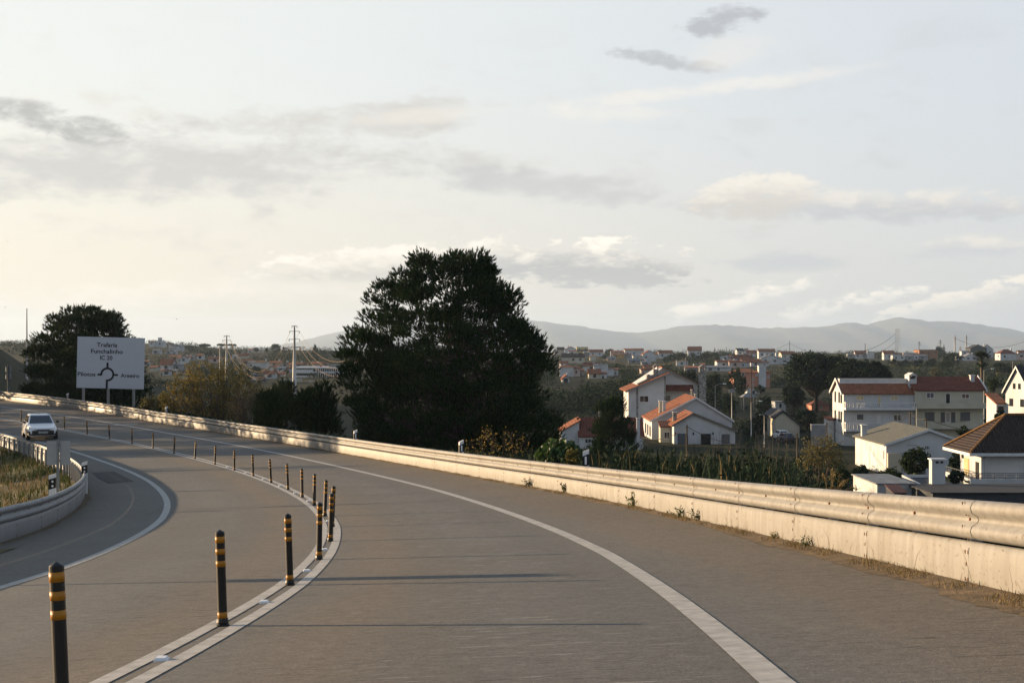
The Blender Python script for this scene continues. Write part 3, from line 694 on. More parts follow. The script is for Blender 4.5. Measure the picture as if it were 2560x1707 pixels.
# ------------------------------------------------------------------ cars
def make_car(paint, label, loc, rz, cat='car'):
    root = empty('car', loc, rz, label, cat)
    # lower shell lofted from stations (x, half width, z bottom, z top)
    st = [(-1.92, .66, .42, .86), (-1.86, .76, .30, .93), (-1.3, .81, .22, .95), (-.4, .82, .20, .94), (.5, .82, .20, .92), (.95, .81, .20, .89), (1.5, .79, .22, .80), (1.83, .73, .26, .72), (1.93, .62, .36, .66)]
    def sec(x, w, z0, z1): return [(x, -w * .90, z0), (x, -w, z0 + .10), (x, -w, z0 + (z1 - z0) * .62), (x, -w * .93, z1 - .05), (x, -w * .80, z1), (x, w * .80, z1), (x, w * .93, z1 - .05), (x, w, z0 + (z1 - z0) * .62), (x, w, z0 + .10), (x, w * .90, z0)]
    b = MB(); n = 10
    for s_ in st: b.v += sec(*s_)
    for k in range(len(st) - 1):
        for j in range(n): b.f.append([k * n + j, k * n + (j + 1) % n, (k + 1) * n + (j + 1) % n, (k + 1) * n + j]); b.m.append(0)
    b.f.append(list(range(n))); b.m.append(0); b.f.append(list(range((len(st) - 1) * n, len(st) * n))[::-1]); b.m.append(0)
    # cabin
    B_ = [(.92, -.70, .89), (.92, .70, .89), (-1.84, .70, .92), (-1.84, -.70, .92)]; T_ = [(.12, -.55, 1.36), (.12, .55, 1.36), (-1.42, .55, 1.35), (-1.42, -.55, 1.35)]
    b.hexa(B_ + T_)
    b.hexa([(.12, -.55, 1.36), (.12, .55, 1.36), (-1.42, .55, 1.35), (-1.42, -.55, 1.35), (.02, -.48, 1.395), (.02, .48, 1.395), (-1.32, .48, 1.385), (-1.32, -.48, 1.385)])
    b.build('body', paint, root)
    def quad(name, pts, m, off): b2 = MB(); b2.prism(pts, off); return b2.build(name, m, root)
    def L3(a, c, f): return tuple(a[i] + (c[i] - a[i]) * f for i in range(3))
    fbl, fbr, ftl, ftr = B_[1], B_[0], T_[1], T_[0]
    def inset(p00, p10, p11, p01, u0, u1, v0, v1):
        def pt(u, v): return L3(L3(p00, p10, u), L3(p01, p11, u), v)
        return [pt(u0, v0), pt(u1, v0), pt(u1, v1), pt(u0, v1)]
    quad('windscreen', inset(fbl, fbr, ftr, ftl, .05, .95, .06, .92), GLASS, (.012, 0, .012))
    quad('rear_window', inset(B_[3], B_[2], T_[2], T_[3], .08, .92, .2, .9), GLASS, (-.012, 0, .012))
    for s_, (a, c2, d2, e2) in ((1, (B_[2], B_[1], T_[1], T_[2])), (-1, (B_[3], B_[0], T_[0], T_[3]))):
        for u0, u1 in ((.06, .36), (.39, .66), (.69, .93)): quad('side_window', inset(a, c2, d2, e2, u0, u1, .12, .88), GLASS, (0, s_ * .012, .004))
    MB().prism([(1.86, -.75, .30), (1.90, -.60, .30), (1.99, -.55, .34), (1.99, .55, .34), (1.90, .60, .30), (1.86, .75, .30), (1.70, .80, .30), (1.70, -.80, .30)], (0, 0, .22)).build('front_bumper', BLACKP, root)
    MB().prism([(-1.86, -.74, .34), (-1.97, -.55, .34), (-1.97, .55, .34), (-1.86, .74, .34), (-1.7, .80, .34), (-1.7, -.80, .34)], (0, 0, .2)).build('rear_bumper', BLACKP, root)
    MB().box(1.985, 2.0, -.26, .26, .40, .51).build('number_plate', mat('number_plate_white', (.45, .46, .47), .5, col2=(.10, .10, .11), scale=22), root)
    for s_ in (-1, 1):
        MB().prism([(1.88, s_ * .64, .56), (1.955, s_ * .40, .56), (1.925, s_ * .40, .68), (1.85, s_ * .66, .70)], (-.06, 0, 0)).build('headlight', HEADL, root)
        MB().prism([(.80, s_ * .80, .92), (.80, s_ * .96, .95), (.80, s_ * .97, 1.06), (.80, s_ * .84, 1.06)], (-.08, 0, 0)).build('wing_mirror', BLACKP, root)
        for x in (1.22, -1.20):
            w = MB(); n = 18; y0, y1 = (s_ * .64, s_ * .83)
            for y in (y0, y1): w.v += [(.285 * cos(2 * pi * j / n), y, .285 * sin(2 * pi * j / n)) for j in range(n)]
            for j in range(n): w.f.append([j, (j + 1) % n, n + (j + 1) % n, n + j]); w.m.append(0)
            w.f += [list(range(n))[::-1], list(range(n, 2 * n))]; w.m += [0, 0]
            wo_ = w.build('wheel', TYRE, root); wo_.location = (x, 0, .285)
            MB().prism([(.16 * cos(a), s_ * .832, .16 * sin(a)) for a in np.linspace(0, 2 * pi, 14)[:-1]], (0, s_ * .008, 0)).build('rim', STEEL, wo_)
            MB().prism([(x + .34 * cos(a), s_ * .815, .30 + .34 * sin(a)) for a in np.linspace(-.1, pi + .1, 12)], (0, s_ * .012, 0)).build('wheel_arch', BLACKP, root)
    MB().tube([(-.1, .0, 1.39), (-.5, 0, 1.62)], .008, 4).build('aerial', BLACKP, root)
    MB().prism([(1.945, -.36, .57), (1.945, .36, .57), (1.93, .36, .63), (1.93, -.36, .63)], (-.02, 0, 0)).build('grille', BLACKP, root)
    return root
tt, rr = unp(99, 1095)
p = P3(tt, rr, .0)
# oncoming: faces back along the bend towards the camera
make_car(CARW, 'white hatchback with black bumpers driving towards the camera on the inner lane', tuple(p), atan2(-cos(tt), sin(tt)) - radians(9)).scale = (.95, .97, .94)
for dd, px, paint, lab in ((207, 1951, CARW, 'white parked car on the village lane, just beyond a dark parked car'), (200, 1963, CARD, 'dark parked car on the village lane below the arched shed')):
    p = at(px, 1000, dd); p.z = float(ground(p.x, p.y)) + .02
    make_car(paint, lab, tuple(p), radians(97))

# ------------------------------------------------------------------ houses
class House:
    """origin at the front left foot; local x along the front, y into depth, z up; pixels give bearings of the real corners"""
    def __init__(s, name, label, cat, px0, px1, yb, d, psi=0.0, group=None, below=2.5):
        O = at(px0, yb, d); s.O = O; s.u = (cos(psi), sin(psi)); s.psi = psi; s.below = below
        s.root = empty(name, tuple(O), psi, label, cat, group)
        s.w = s.xz(px1, yb)[0]
    def xz(s, px, py):
        rx = (px - CX) / F; rz = (CY - py) / F
        q = (rx * s.O.y - s.O.x) / (s.u[0] - rx * s.u[1]); return q, rz * (s.O.y + s.u[1] * q) - s.O.z
    def z(s, py, dy=0.0): return (CY - py) / F * (s.O.y + dy) - s.O.z
    def local(s, v):
        dx, dy = v[0] - s.O.x, v[1] - s.O.y; c, n = s.u
        return Vector((dx * c + dy * n, -dx * n + dy * c, v[2] - s.O.z))
    def part(s, mb, name, m, smooth=False): return mb.build(name, m, s.root, smooth)
    def walls(s, m, he, L, roof='gx', zr=None, fr=.5, x0=0.0, x1=None, y0=0.0, hr=None, name='wall'):
        x1 = s.w if x1 is None else x1; b = MB(); z0 = -s.below; hr = he if hr is None else hr
        if roof == 'gy':
            xm = x0 + (x1 - x0) * fr
            b.prism([(x0, y0, z0), (x1, y0, z0), (x1, y0, hr), (xm, y0, zr), (x0, y0, he)], (0, L, 0))
        elif roof == 'gx':
            b.prism([(x0, y0, z0), (x0, y0 + L, z0), (x0, y0 + L, he), (x0, y0 + L * fr, zr), (x0, y0, he)], (x1 - x0, 0, 0))
        elif roof == 'mx': b.prism([(x0, y0, z0), (x1, y0, z0), (x1, y0, hr), (x0, y0, he)], (0, L, 0))
        elif roof == 'my': b.prism([(x0, y0, z0), (x0, y0 + L, z0), (x0, y0 + L, zr), (x0, y0, he)], (x1 - x0, 0, 0))
        else: b.box(x0, x1, y0, y0 + L, z0, he)
        s.he, s.L, s.zr = he, L, zr
        return s.part(b, name, m)
    def roof(s, m, he, L, roof='gx', zr=None, fr=.5, o=.35, th=.16, x0=0.0, x1=None, y0=0.0, hr=None, name='roof', trim=None, mx=None):
        x1 = s.w if x1 is None else x1; b = MB(); hr = he if hr is None else hr; e = .012
        if roof == 'gx':
            ym = y0 + L * fr; k1 = (zr - he) / (L * fr); k2 = (zr - he) / (L * (1 - fr))
            b.prism([(x0 - o, y0 - o, he - o * k1 + e), (x0 - o, ym, zr + e), (x0 - o, ym, zr + th), (x0 - o, y0 - o, he - o * k1 + th)], (x1 - x0 + 2 * o, 0, 0))
            b.prism([(x0 - o, y0 + L + o, he - o * k2 + e), (x0 - o, ym, zr + e), (x0 - o, ym, zr + th), (x0 - o, y0 + L + o, he - o * k2 + th)], (x1 - x0 + 2 * o, 0, 0))
        elif roof == 'gy':
            xm = x0 + (x1 - x0) * fr; k1 = (zr - he) / (xm - x0); k2 = (zr - hr) / (x1 - xm)
            b.prism([(x0 - o, y0 - o, he - o * k1 + e), (xm, y0 - o, zr + e), (xm, y0 - o, zr + th), (x0 - o, y0 - o, he - o * k1 + th)], (0, L + 2 * o, 0))
            b.prism([(x1 + o, y0 - o, hr - o * k2 + e), (xm, y0 - o, zr + e), (xm, y0 - o, zr + th), (x1 + o, y0 - o, hr - o * k2 + th)], (0, L + 2 * o, 0))
        elif roof == 'mx':
            k = (hr - he) / (x1 - x0)
            b.prism([(x0 - o, y0 - o, he - o * k + e), (x1 + o, y0 - o, hr + o * k + e), (x1 + o, y0 - o, hr + o * k + th), (x0 - o, y0 - o, he - o * k + th)], (0, L + 2 * o, 0))
        elif roof == 'my':
            k = (zr - he) / L
            b.prism([(x0 - o, y0 - o, he - o * k + e), (x0 - o, y0 + L + o, zr + o * k + e), (x0 - o, y0 + L + o, zr + o * k + th), (x0 - o, y0 - o, he - o * k + th)], (x1 - x0 + 2 * o, 0, 0))
        elif roof == 'hip':
            hx = min(L / 2 + o, (x1 - x0) * .45); A = [(x0 - o, y0 - o, he + e), (x1 + o, y0 - o, he + e), (x1 + o, y0 + L + o, he + e), (x0 - o, y0 + L + o, he + e)]
            Bt = [(x0 + hx - o, y0 + L / 2, zr), (x1 - hx + o, y0 + L / 2, zr)]; i = len(b.v); b.v += A + Bt
            for f in ((0, 1, 5, 4), (2, 3, 4, 5), (1, 2, 5), (3, 0, 4), (3, 2, 1, 0)): b.f.append([i + q for q in f]); b.m.append(0)
        else:
            b.box(x0 - o, x1 + o, y0 - o, y0 + L + o, he + e, he + th)
        r = s.part(b, name, m)
        if trim is not None and roof == 'gy':      # pale barge boards along the gable edges
            t = MB(); q = .03
            t.prism([(x0 - o, y0 - o - q, he - o * k1 - .10), (xm, y0 - o - q, zr - .10), (xm, y0 - o - q, zr + th + .02), (x0 - o, y0 - o - q, he - o * k1 + th + .02)], (0, q - .002, 0))
            t.prism([(x1 + o, y0 - o - q, hr - o * k2 - .10), (xm, y0 - o - q, zr - .10), (xm, y0 - o - q, zr + th + .02), (x1 + o, y0 - o - q, hr - o * k2 + th + .02)], (0, q - .002, 0))
            s.part(t, 'barge_board', trim)
        return r
    def window(s, px0, px1, py0, py1, m=None, fm=None, frame=.07, y=0.0, name='window', mull=1):
        x0, z1 = s.xz(px0, py0); x1, _ = s.xz(px1, py0); z0 = s.xz(px0, py1)[1]
        return s.win(x0, x1, z0, z1, m, fm, frame, y, name, mull)
    def win(s, x0, x1, z0, z1, m=None, fm=None, frame=.07, y=0.0, name='window', mull=1):
        if x1 - x0 < .25: return
        b = MB(); f = frame; q = y - .05
        b.box(x0, x1, q, y, z1 - f, z1).box(x0 - .05, x1 + .05, q - .04, y, z0 - .02, z0 + f).box(x0, x0 + f, q, y, z0 + f, z1 - f).box(x1 - f, x1, q, y, z0 + f, z1 - f)
        for k in range(mull):
            xc = x0 + (x1 - x0) * (k + 1) / (mull + 1); b.box(xc - f * .4, xc + f * .4, q, y, z0 + f, z1 - f)
        w = s.part(b, name, fm or TRIMW)
        p = MB(); p.box(x0 + f, x1 - f, y - .02, y - .004, z0 + f, z1 - f); p.build('pane', m or GLASS, w); return w
    def slit(s, x0, x1, z0, z1, m=None, y=0.0, name='window'):
        b = MB(); b.box(x0, x1, y - .05, y - .004, z0, z1); return s.part(b, name, m or GLASS)
    def side_win(s, y0, y1, z0, z1, m=None, x=0.0, sgn=-1):
        b = MB(); a, c = (x - .05, x - .004) if sgn < 0 else (x + .004, x + .05); b.box(a, c, y0, y1, z0, z1); return s.part(b, 'window', m or GLASS)
    def chimney(s, px0, px1, py0, py1, d, m=None, cap='slab', depth=None):
        a = s.local(at(px0, py1, d)); c = s.local(at(px1, py0, d)); x0, x1 = a.x, c.x; z0, z1 = a.z - 1.2, c.z; w = depth or min(abs(x1 - x0), 1.0)
        b = MB(); b.box(x0, x1, a.y, a.y + w, z0, z1); r = s.part(b, 'chimney', m or WHITE)
        t = MB()
        if cap == 'slab': t.box(x0 - .08, x1 + .08, a.y - .08, a.y + w + .08, z1 + .002, z1 + .10)
        elif cap == 'gable':
            t.prism([(x0 - .12, a.y - .1, z1 + .45), (x1 + .12, a.y - .1, z1 + .45), ((x0 + x1) / 2, a.y - .1, z1 + .85)], (0, w + .2, 0))
            for xx in (x0, x1 - .16): t.box(xx, xx + .16, a.y, a.y + w, z1 + .002, z1 + .448)
        t.build('chimney_cap', TRIMW if cap == 'slab' else (m or WHITE), r); return r
    def balcony(s, px0, px1, py_top, py_slab, py_bot, out=1.2, style='bars', m=None):
        x0, zt = s.xz(px0, py_top); x1 = s.xz(px1, py_top)[0]; zs = s.xz(px0, py_slab)[1]; zb = s.xz(px0, py_bot)[1]
        b = MB(); b.box(x0, x1, -out, -.004, zb, zs); bal = s.part(b, 'balcony', m or TRIMW)
        r = MB()
        if style == 'solid': r.box(x0, x1, -out, -out + .12, zs + .003, zt).box(x0, x0 + .12, -out + .123, -.004, zs + .003, zt).box(x1 - .12, x1, -out + .123, -.004, zs + .003, zt)
        else:
            r.box(x0, x1, -out, -out + .12, zt - .10, zt); n = int((x1 - x0) / .26)
            for k in range(n + 1):
                x = x0 + (x1 - x0 - .09) * k / n; r.box(x, x + (.14 if k % 9 == 0 else .085), -out + .015, -out + .105, zs + .003, zt - .103)
            r.box(x0, x0 + .1, -out + .13, -.004, zt - .10, zt)
            for k in range(4): r.box(x0 + .01, x0 + .09, -out + .3 + .25 * k, -out + .38 + .25 * k, zs + .003, zt - .103)
        r.build('balustrade', m or TRIMW, bal); return bal

# white apartment house with two balustraded balconies
h = House('apartment_building', 'white three storey house with red tile roof and two balustraded balconies', 'building', 2109.3, 2287, 1100, 195)
zr = h.z(948, 3.4); he = h.z(982.6); L = 6.8
h.walls(WHITE, he, L, 'gx', zr); h.roof(TILE, he, L, 'gx', zr - .02, o=.3)
k = (zr - he) / 3.4; zb_ = he + k * 2.1
b = MB(); b.box(-.1, h.w, 2.1, 3.3, zb_ - .4, zr + .12); b.box(-.12, h.w, 2.02, 2.098, zr - .02, zr + .14); h.part(b, 'roof_parapet', TRIMW)
b = MB()
for q in ((0, 0), (1, 0)):
    y0, y1 = (-.35, 3.4) if q[0] == 0 else (7.15, 3.4)
    b.prism([(-.42, y0, he - .35 * k - .12), (-.42, y1, zr - .10), (-.42, y1, zr + .22), (-.42, y0, he - .35 * k + .18)], (.10, 0, 0))
h.part(b, 'barge_board', TRIMW)
h.window(2141, 2160, 988, 1000.7, GLASSW); h.window(2194, 2203, 988, 1016, GLASSW, mull=0, name='balcony_door'); h.window(2226.6, 2245.4, 988.6, 1000.7, GLASSW)
h.window(2141, 2160, 1034, 1050.6, SHUTTER, mull=0); h.window(2192, 2201.8, 1036, 1056, TRIMW, mull=0, name='front_door'); h.window(2233.7, 2252.8, 1035.8, 1051.7, GLASS); h.window(2144, 2153, 1089, 1098, GLASS, mull=0)
h.balcony(2109.5, 2286, 1004.5, 1017.7, 1024); h.balcony(2109.5, 2250, 1055, 1071.5, 1077)
for zz in (h.z(995), h.z(1043)):
    for yy in (.9, 2.2, 4.6): h.side_win(yy, yy + .8, zz - .75, zz + .75)
h.chimney(2273, 2292, 947, 979, 196, cap='gable', depth=2.2)
# cream house attached
h = House('apartment_building', 'cream three storey house with solid balcony fronts joined to a white one', 'building', 2287.6, 2459, 1075, 194.6)
zr = h.z(943.5, 3.4); he = h.z(975)
h.walls(CREAMW, he, 6.8, 'gx', zr); h.roof(TILED, he, 6.8, 'gx', zr, o=.25)
b = MB(); kk = (zr - he) / 3.4
b.prism([(h.w + .26, -.4, he - .4 * kk - .05), (h.w + .26, 3.4, zr), (h.w + .26, 3.4, zr + .35), (h.w + .26, -.4, he - .4 * kk + .32)], (.14, 0, 0)); h.part(b, 'barge_board', TRIMW)
h.window(2316, 2335.5, 981, 995.4, SHUTTER); h.window(2363.6, 2376, 982.7, 1012, DARK, mull=0, name='balcony_door'); h.window(2404, 2423.5, 984, 996, mat('brown_curtain_glass', (.10, .05, .03), .4))
for a, c in ((2312.6, 2336), (2352, 2362), (2378, 2388), (2401, 2424.8)): h.window(a, c, 1030, 1051 if a != 2352 and a != 2378 else 1055, SHUTTER, SHUTTER)
h.window(2363, 2376, 1031, 1056, GLASS, mull=3, name='front_door')
h.balcony(2288, 2458.5, 1007, 1018, 1020.5, 1.1, 'solid', CREAMW); h.balcony(2288, 2442, 1056, 1068, 1071, 1.1, 'solid', CREAMW)
h.chimney(2427, 2437, 939, 956, 196.5)
# low house with mossy roof
h = House('house', 'low white house with a mossy grey gable roof and a tall white chimney', 'house', 2215.6, 2389, 1182, 150)
zr = h.z(1075); he = h.z(1111); hr = h.z(1099); L = 13.5
h.walls(WHITE, he, L, 'gy', zr, .61, hr=hr); h.roof(GREYROOF, he, L, 'gy', zr, .61, hr=hr, o=.3, trim=TRIMW)
h.window(2311, 2325, 1112.8, 1124.5, GLASS, mull=2); h.slit(*[h.xz(a, 1112)[0] for a in (2267, 2293)], h.xz(2267, 1113.2)[1], h.xz(2267, 1111.8)[1], GREYW_, name='wall_groove'); h.chimney(2155, 2168, 1064, 1103, 160.5, depth=.55)
h.side_win(5.0, 5.25, he - 1.7, he - .9, TRIMW); h.side_win(.8, 1.1, he - 1.6, he - .7, GREYW_)
x0, z1 = h.xz(2217, 1132); x1 = h.xz(2252, 1132)[0]
b = MB(); b.box(x0, x1, -.5, -.004, -2.5, z1); h.part(b, 'buttress_wall', BEIGE)
# house with brown hip roof at the frame edge
h = House('house', 'white house with a dark brown hip roof and a railed terrace', 'house', 2453, 2860, 1230, 115)
he = h.z(1129); zr = h.z(1037.5, 2.6)
h.walls(WHITE, he, 5.4, 'flat')
b = MB(); x0, x1, y0, y1 = -1.15, h.w + 1, -.8, 6.2; zz = he - .05
b.v += [(x0, y0, zz), (x1, y0, zz), (x1, y1, zz), (x0, y1, zz), (2.9, 2.7, zr), (h.w - 3, 2.7, zr)]
for f in ((0, 1, 5, 4), (2, 3, 4, 5), (1, 2, 5), (3, 0, 4), (3, 2, 1, 0)): b.f.append(list(f)); b.m.append(0)
h.part(b, 'roof', TILEB)
b = MB(); b.box(x0 - .05, x1, y0 - .08, y0 - .003, zz - .24, zz - .002).box(x0 - .08, x0 - .003, y0, y1, zz - .24, zz - .002); h.part(b, 'gutter', TRIMW)
b = MB(); b.tube([(x0, y0, zz + .08), (2.9, 2.7, zr + .06), (h.w - 3, 2.7, zr + .06)], .11, 6); b.tube([(x0, y1, zz + .08), (2.9, 2.7, zr + .06)], .11, 6); h.part(b, 'ridge_tiles', mat('mossy_ridge_tiles', (.17, .085, .025), .9, var=.4, scale=6))
z0 = h.z(1206, -1.5); zt = h.z(1197, -1.5); zrail = h.z(1182.5, -1.5)
b = MB(); b.box(-1.35, h.w, -1.5, -.004, z0 - .1, z0 + .08).box(-1.35, h.w, -1.5, -1.35, z0 + .083, zt).box(-1.35, -1.2, -1.347, 5.4, z0 - .1, zt).box(-1.197, -.004, .0, 5.4, z0 - .1, z0 + .08); bal = h.part(b, 'terrace', WHITE)
b = MB()
b.box(-1.33, h.w, -1.46, -1.40, zrail - .05, zrail).box(-1.33, h.w, -1.46, -1.40, zt + .06, zt + .10).box(-1.31, -1.25, -1.40, 5.4, zrail - .05, zrail).box(-1.31, -1.25, -1.40, 5.4, zt + .06, zt + .10)
x = -1.3
while x < h.w:
    b.box(x, x + .05, -1.455, -1.405, zt + .003, zrail - .052); b.box(x + .12, x + .80, -1.45, -1.41, zt + .16, zt + .20).box(x + .12, x + .80, -1.45, -1.41, zrail - .17, zrail - .13); x += .92
y = -.9
while y < 5.3: b.box(-1.305, -1.255, y, y + .05, zt + .003, zrail - .052); b.box(-1.30, -1.26, y + .1, y + .5, zt + .18, zt + .22); y += .62
b.build('railing', mat('dark_iron', (.05, .055, .055), .6), bal)
h.side_win(.5, 1.3, he - 2.6, he - .9, DARK); h.side_win(3.0, 4.2, he - 2.6, he - .8, GLASSW); h.side_win(4.4, 4.9, he - .9, he - .4, GLASS)
b = MB(); b.tube([(.35, -.06, zz - .1), (.35, -.06, -2)], .05, 6); h.part(b, 'drain_pipe', TRIMW)
# steep white gable at the right edge
h = House('house', 'narrow white house with a steep dark gable roof lit by the sun', 'house', 2514, 2535, 1040, 172, radians(-74), below=6)
h.w = 4.8; he = h.z(975); zr = h.z(918, -2.3)
h.walls(WHITE, he, 9, 'gy', zr); h.roof(SLATE, he, 9, 'gy', zr, o=.3, trim=TRIMW)
for xx in (1.5, 2.5): h.slit(xx, xx + .45, h.z(971), h.z(957))
for xx in (.8, 2.9): h.slit(xx, xx + .7, h.z(1014), h.z(995))
b = MB(); b.box(3.1, 3.9, 1.0, 1.8, he, zr + .25).box(3.0, 4.0, .9, 1.9, zr + .252, zr + .6, 1); h.part(b, 'chimney', [WHITE, DARK])
h = House('house', 'small lean-to house with a red tile roof beside the steep white gable', 'house', 2491, 2516, 1040, 172)
he = h.z(1009); zr = h.z(987, 3.5); h.walls(WHITE, he, 3.6, 'my', zr); h.roof(TILE, he, 3.6, 'my', zr, o=.15)
h.slit(h.xz(2495, 1014)[0], h.xz(2510, 1014)[0], h.z(1030), h.z(1015))
# big white house with stone chimneys
h = House('house', 'large white two gabled house with stone chimneys and a solar heater', 'house', 1571, 1664.6, 1047, 225, below=4)
he = h.z(976); hr = h.z(937)
h.walls(WHITE, he, 3.0, 'mx', hr=hr); h.roof(TILEY, he, 12, 'mx', hr=hr, o=.5)
x1 = h.xz(1747.5, 1000)[0] * (228.0 / 225); xm = h.xz(1661, 1000)[0]
b = MB(); z9 = h.z(960, 3); zt = h.z(919.5, 3)
b.prism([(.2, 3.003, -4), (x1, 3.003, -4), (x1, 3.003, z9), (xm, 3.003, zt), (.2, 3.003, he - .1)], (0, 9, 0)); h.part(b, 'gable_wall', WHITE)
k2 = (zt - z9) / (x1 - xm)
b = MB(); b.prism([(x1 + .8, 2.6, z9 - .8 * k2 + .02), (xm - .1, 2.6, zt + .02), (xm - .1, 2.6, zt + .2), (x1 + .8, 2.6, z9 - .8 * k2 + .2)], (0, 9.8, 0)); h.part(b, 'roof', TILEY)
b = MB(); b.prism([(x1 + .8, 2.52, z9 - .8 * k2 - .12), (xm - .1, 2.52, zt - .12), (xm - .1, 2.52, zt + .06), (x1 + .8, 2.52, z9 - .8 * k2 + .06)], (0, .078, 0))
kk = (hr - he) / h.w; b.prism([(-.5, -.58, he - .5 * kk - .15), (h.w + .5, -.58, hr + .5 * kk - .15), (h.w + .5, -.58, hr + .5 * kk + .06), (-.5, -.58, he - .5 * kk + .06)], (0, .078, 0)); h.part(b, 'barge_board', GREYW_)
h.window(1598.7, 1621.5, 989, 1005, GLASS)
for a, c, yb_ in ((1664.8, 1679.5, 1000.7), (1707, 1729.5, 998)):
    s0 = 228 / 225; h.win(h.xz(a, 989)[0] * s0, h.xz(c, 989)[0] * s0, h.z(yb_, 3), h.z(989, 3), GLASS, SHUTTER, y=3.0)
xa, xb = h.xz(1665, 970)[0] + .05, h.xz(1736, 970)[0] * 228 / 225
b = MB(); b.prism([(xa, 1.6, h.z(977.5, 1.6)), (xa, 2.99, h.z(963.5, 3)), (xa, 2.99, h.z(963.5, 3) + .12), (xa, 1.6, h.z(977.5, 1.6) + .12)], (xb - xa, 0, 0)); h.part(b, 'awning_roof', TILED)
for a, c, y0_, y1_, yy in ((1591, 1595.5, 968, 1047, 0), (1660.6, 1664.4, 938.5, 1003, 0)):
    b = MB(); b.box(h.xz(a, 1000)[0], h.xz(c, 1000)[0], yy - .08, yy - .004, -3, h.z(y0_)); h.part(b, 'stone_pilaster', STONE)
h.chimney(1749, 1765.6, 925, 1040, 226, STONE, 'gable'); h.chimney(1633.8, 1646.6, 923, 948, 227, STONE, 'gable'); h.chimney(1648, 1657, 920, 940, 230, BEIGE, 'slab')
c = h.local(at(1622.4, 942, 227)); b = MB(); b.tube([c + Vector((0, -.1, .05)), c + Vector((0, 1.9, .05))], .36, 12); tank = h.part(b, 'water_tank', STEEL, False)
b = MB(); c0 = h.local(at(1594, 960.5, 226)); c1 = h.local(at(1618, 949.5, 226)); b.prism([c0, c1, c1 + Vector((0, 0, .10)), c0 + Vector((0, 0, .10))], (0, 1.9, 0)); h.part(b, 'solar_panel', CORR)
# gabled house in front
h = House('house', 'white house with a wide orange roof behind a smaller white gable', 'house', 1629.5, 1830.4, 1115, 205, below=3)
he = h.z(1051); zr = h.z(995); fr = .55
h.walls(WHITE, he, 13, 'gy', zr, fr); h.roof(TILEY, he, 13, 'gy', zr, fr, o=.3, trim=TRIMW)
h.chimney(1648, 1656, 1003, 1032, 208, CREAMW); h.chimney(1657.2, 1664.6, 1004, 1032, 207.5, WHITE); h.chimney(1728, 1731, 975, 1000, 212, BEIGE, depth=.2); h.chimney(1737, 1739.5, 986, 1000, 207, BEIGE, depth=.2)
for yy in (1.5, 5.0, 8.5): h.side_win(yy, yy + 1.6, he - 2.4, he - .9)
h = House('house', 'small white gable house with three dark doors and a mossy roof edge', 'house', 1685, 1838, 1116, 195, below=3)
he = h.z(1062); hr = h.z(1076); zr = h.z(1034); fr = .31
h.walls(WHITE, he, 9, 'gy', zr, fr, hr=hr); h.roof(TILEY, he, 9, 'gy', zr, fr, hr=hr, o=.35, trim=mat('grey_barge', (.11, .10, .085), .9))
h.window(1694, 1720, 1083.6, 1116, SHUTTER, SHUTTER, name='door'); h.window(1752, 1777, 1083.6, 1114, DARK, SHUTTER, name='door', mull=0); h.window(1804, 1824, 1085, 1108, SHUTTER, SHUTTER)
for a in (1688.5, 1733.5, 1782.5):
    x, zz = h.xz(a, 1082); b = MB(); b.box(x - .08, x + .08, -.12, -.004, zz - .25, zz + .1); h.part(b, 'wall_lamp', DARK)
h.chimney(1682.7, 1692, 1031, 1058, 198, STONE)
h = House('porch', 'little porch with a red tiled lean-to roof beside the small white gable house', 'porch', 1651, 1684, 1116, 198, below=3)
he = h.z(1068); zr = h.z(1055, 2); h.walls(CREAMW, he, 2.2, 'my', zr); h.roof(TILED, he, 2.2, 'my', zr, o=.12); h.window(1660, 1675, 1079, 1097, GLASS)
# row house half hidden by the dark pine
h = House('house', 'low house with a long dark red tile roof behind the dark pine', 'house', 1449, 1608, 1112, 185, below=3)
he = h.z(1091); zr = h.z(1046, 4); h.walls(WHITE, he, 8, 'gx', zr); h.roof(TILED, he, 8, 'gx', zr, o=.2); h.chimney(1592, 1600, 1046, 1084, 184, WHITE, depth=.4)  # roof's dark red stands for shade, slope turned away from the sun
h.chimney(1497, 1505, 1010, 1046, 192, STONE); h.window(1462, 1478, 1096, 1108)
h = House('house', 'blue-shaded white gable end with an orange roof slope right of the big pine', 'house', 1403, 1448, 1112, 186, below=3)
he = h.z(1079); hr = h.z(1054); h.walls(WHITE, he, 8, 'mx', hr=hr); h.roof(TILEY, he, 8, 'mx', hr=hr, o=.2)
# pink building with white tower
h = House('house', 'pink two storey building with red roof and a plain white tower', 'building', 1834, 1902, 974, 400, below=3)
he = h.z(931); zr = h.z(921, 4); h.walls(PINK, he, 8, 'flat'); h.roof(TILE, he, 8, 'hip', zr, o=.4)
x0, x1 = h.xz(1905, 940)[0], h.xz(1927, 940)[0]; b = MB(); b.box(x0, x1, 1, 7, -3, h.z(930, 1)); h.part(b, 'wing', PINK); b = MB(); b.box(x0 - .2, x1 + .3, .6, 7.3, h.z(930, 1) + .01, h.z(928.5, 1)); h.part(b, 'roof', TILE)
x0, x1 = h.xz(1896, 940)[0], h.xz(1914, 940)[0]; b = MB(); b.box(x0, x1, -.8, 1.6, -3, h.z(915.6)).box(x0 - .1, x1 + .1, -.9, 1.7, h.z(915.6) + .002, h.z(915.6) + .2); h.part(b, 'tower', WHITE)
for a, c, y0_, y1_ in ((1888.5, 1892, 934, 940), (1893, 1895.8, 934, 940), (1854, 1862, 931.5, 939), (1880, 1884, 945, 952), (1838, 1843, 934, 940), (1880, 1884, 958, 965), (1916, 1919, 938, 945), (1922, 1925, 938, 945)):
    h.window(a, c, y0_, y1_, GLASS, TRIMW, .12, y=0 if a < 1900 else 1.0, mull=0)
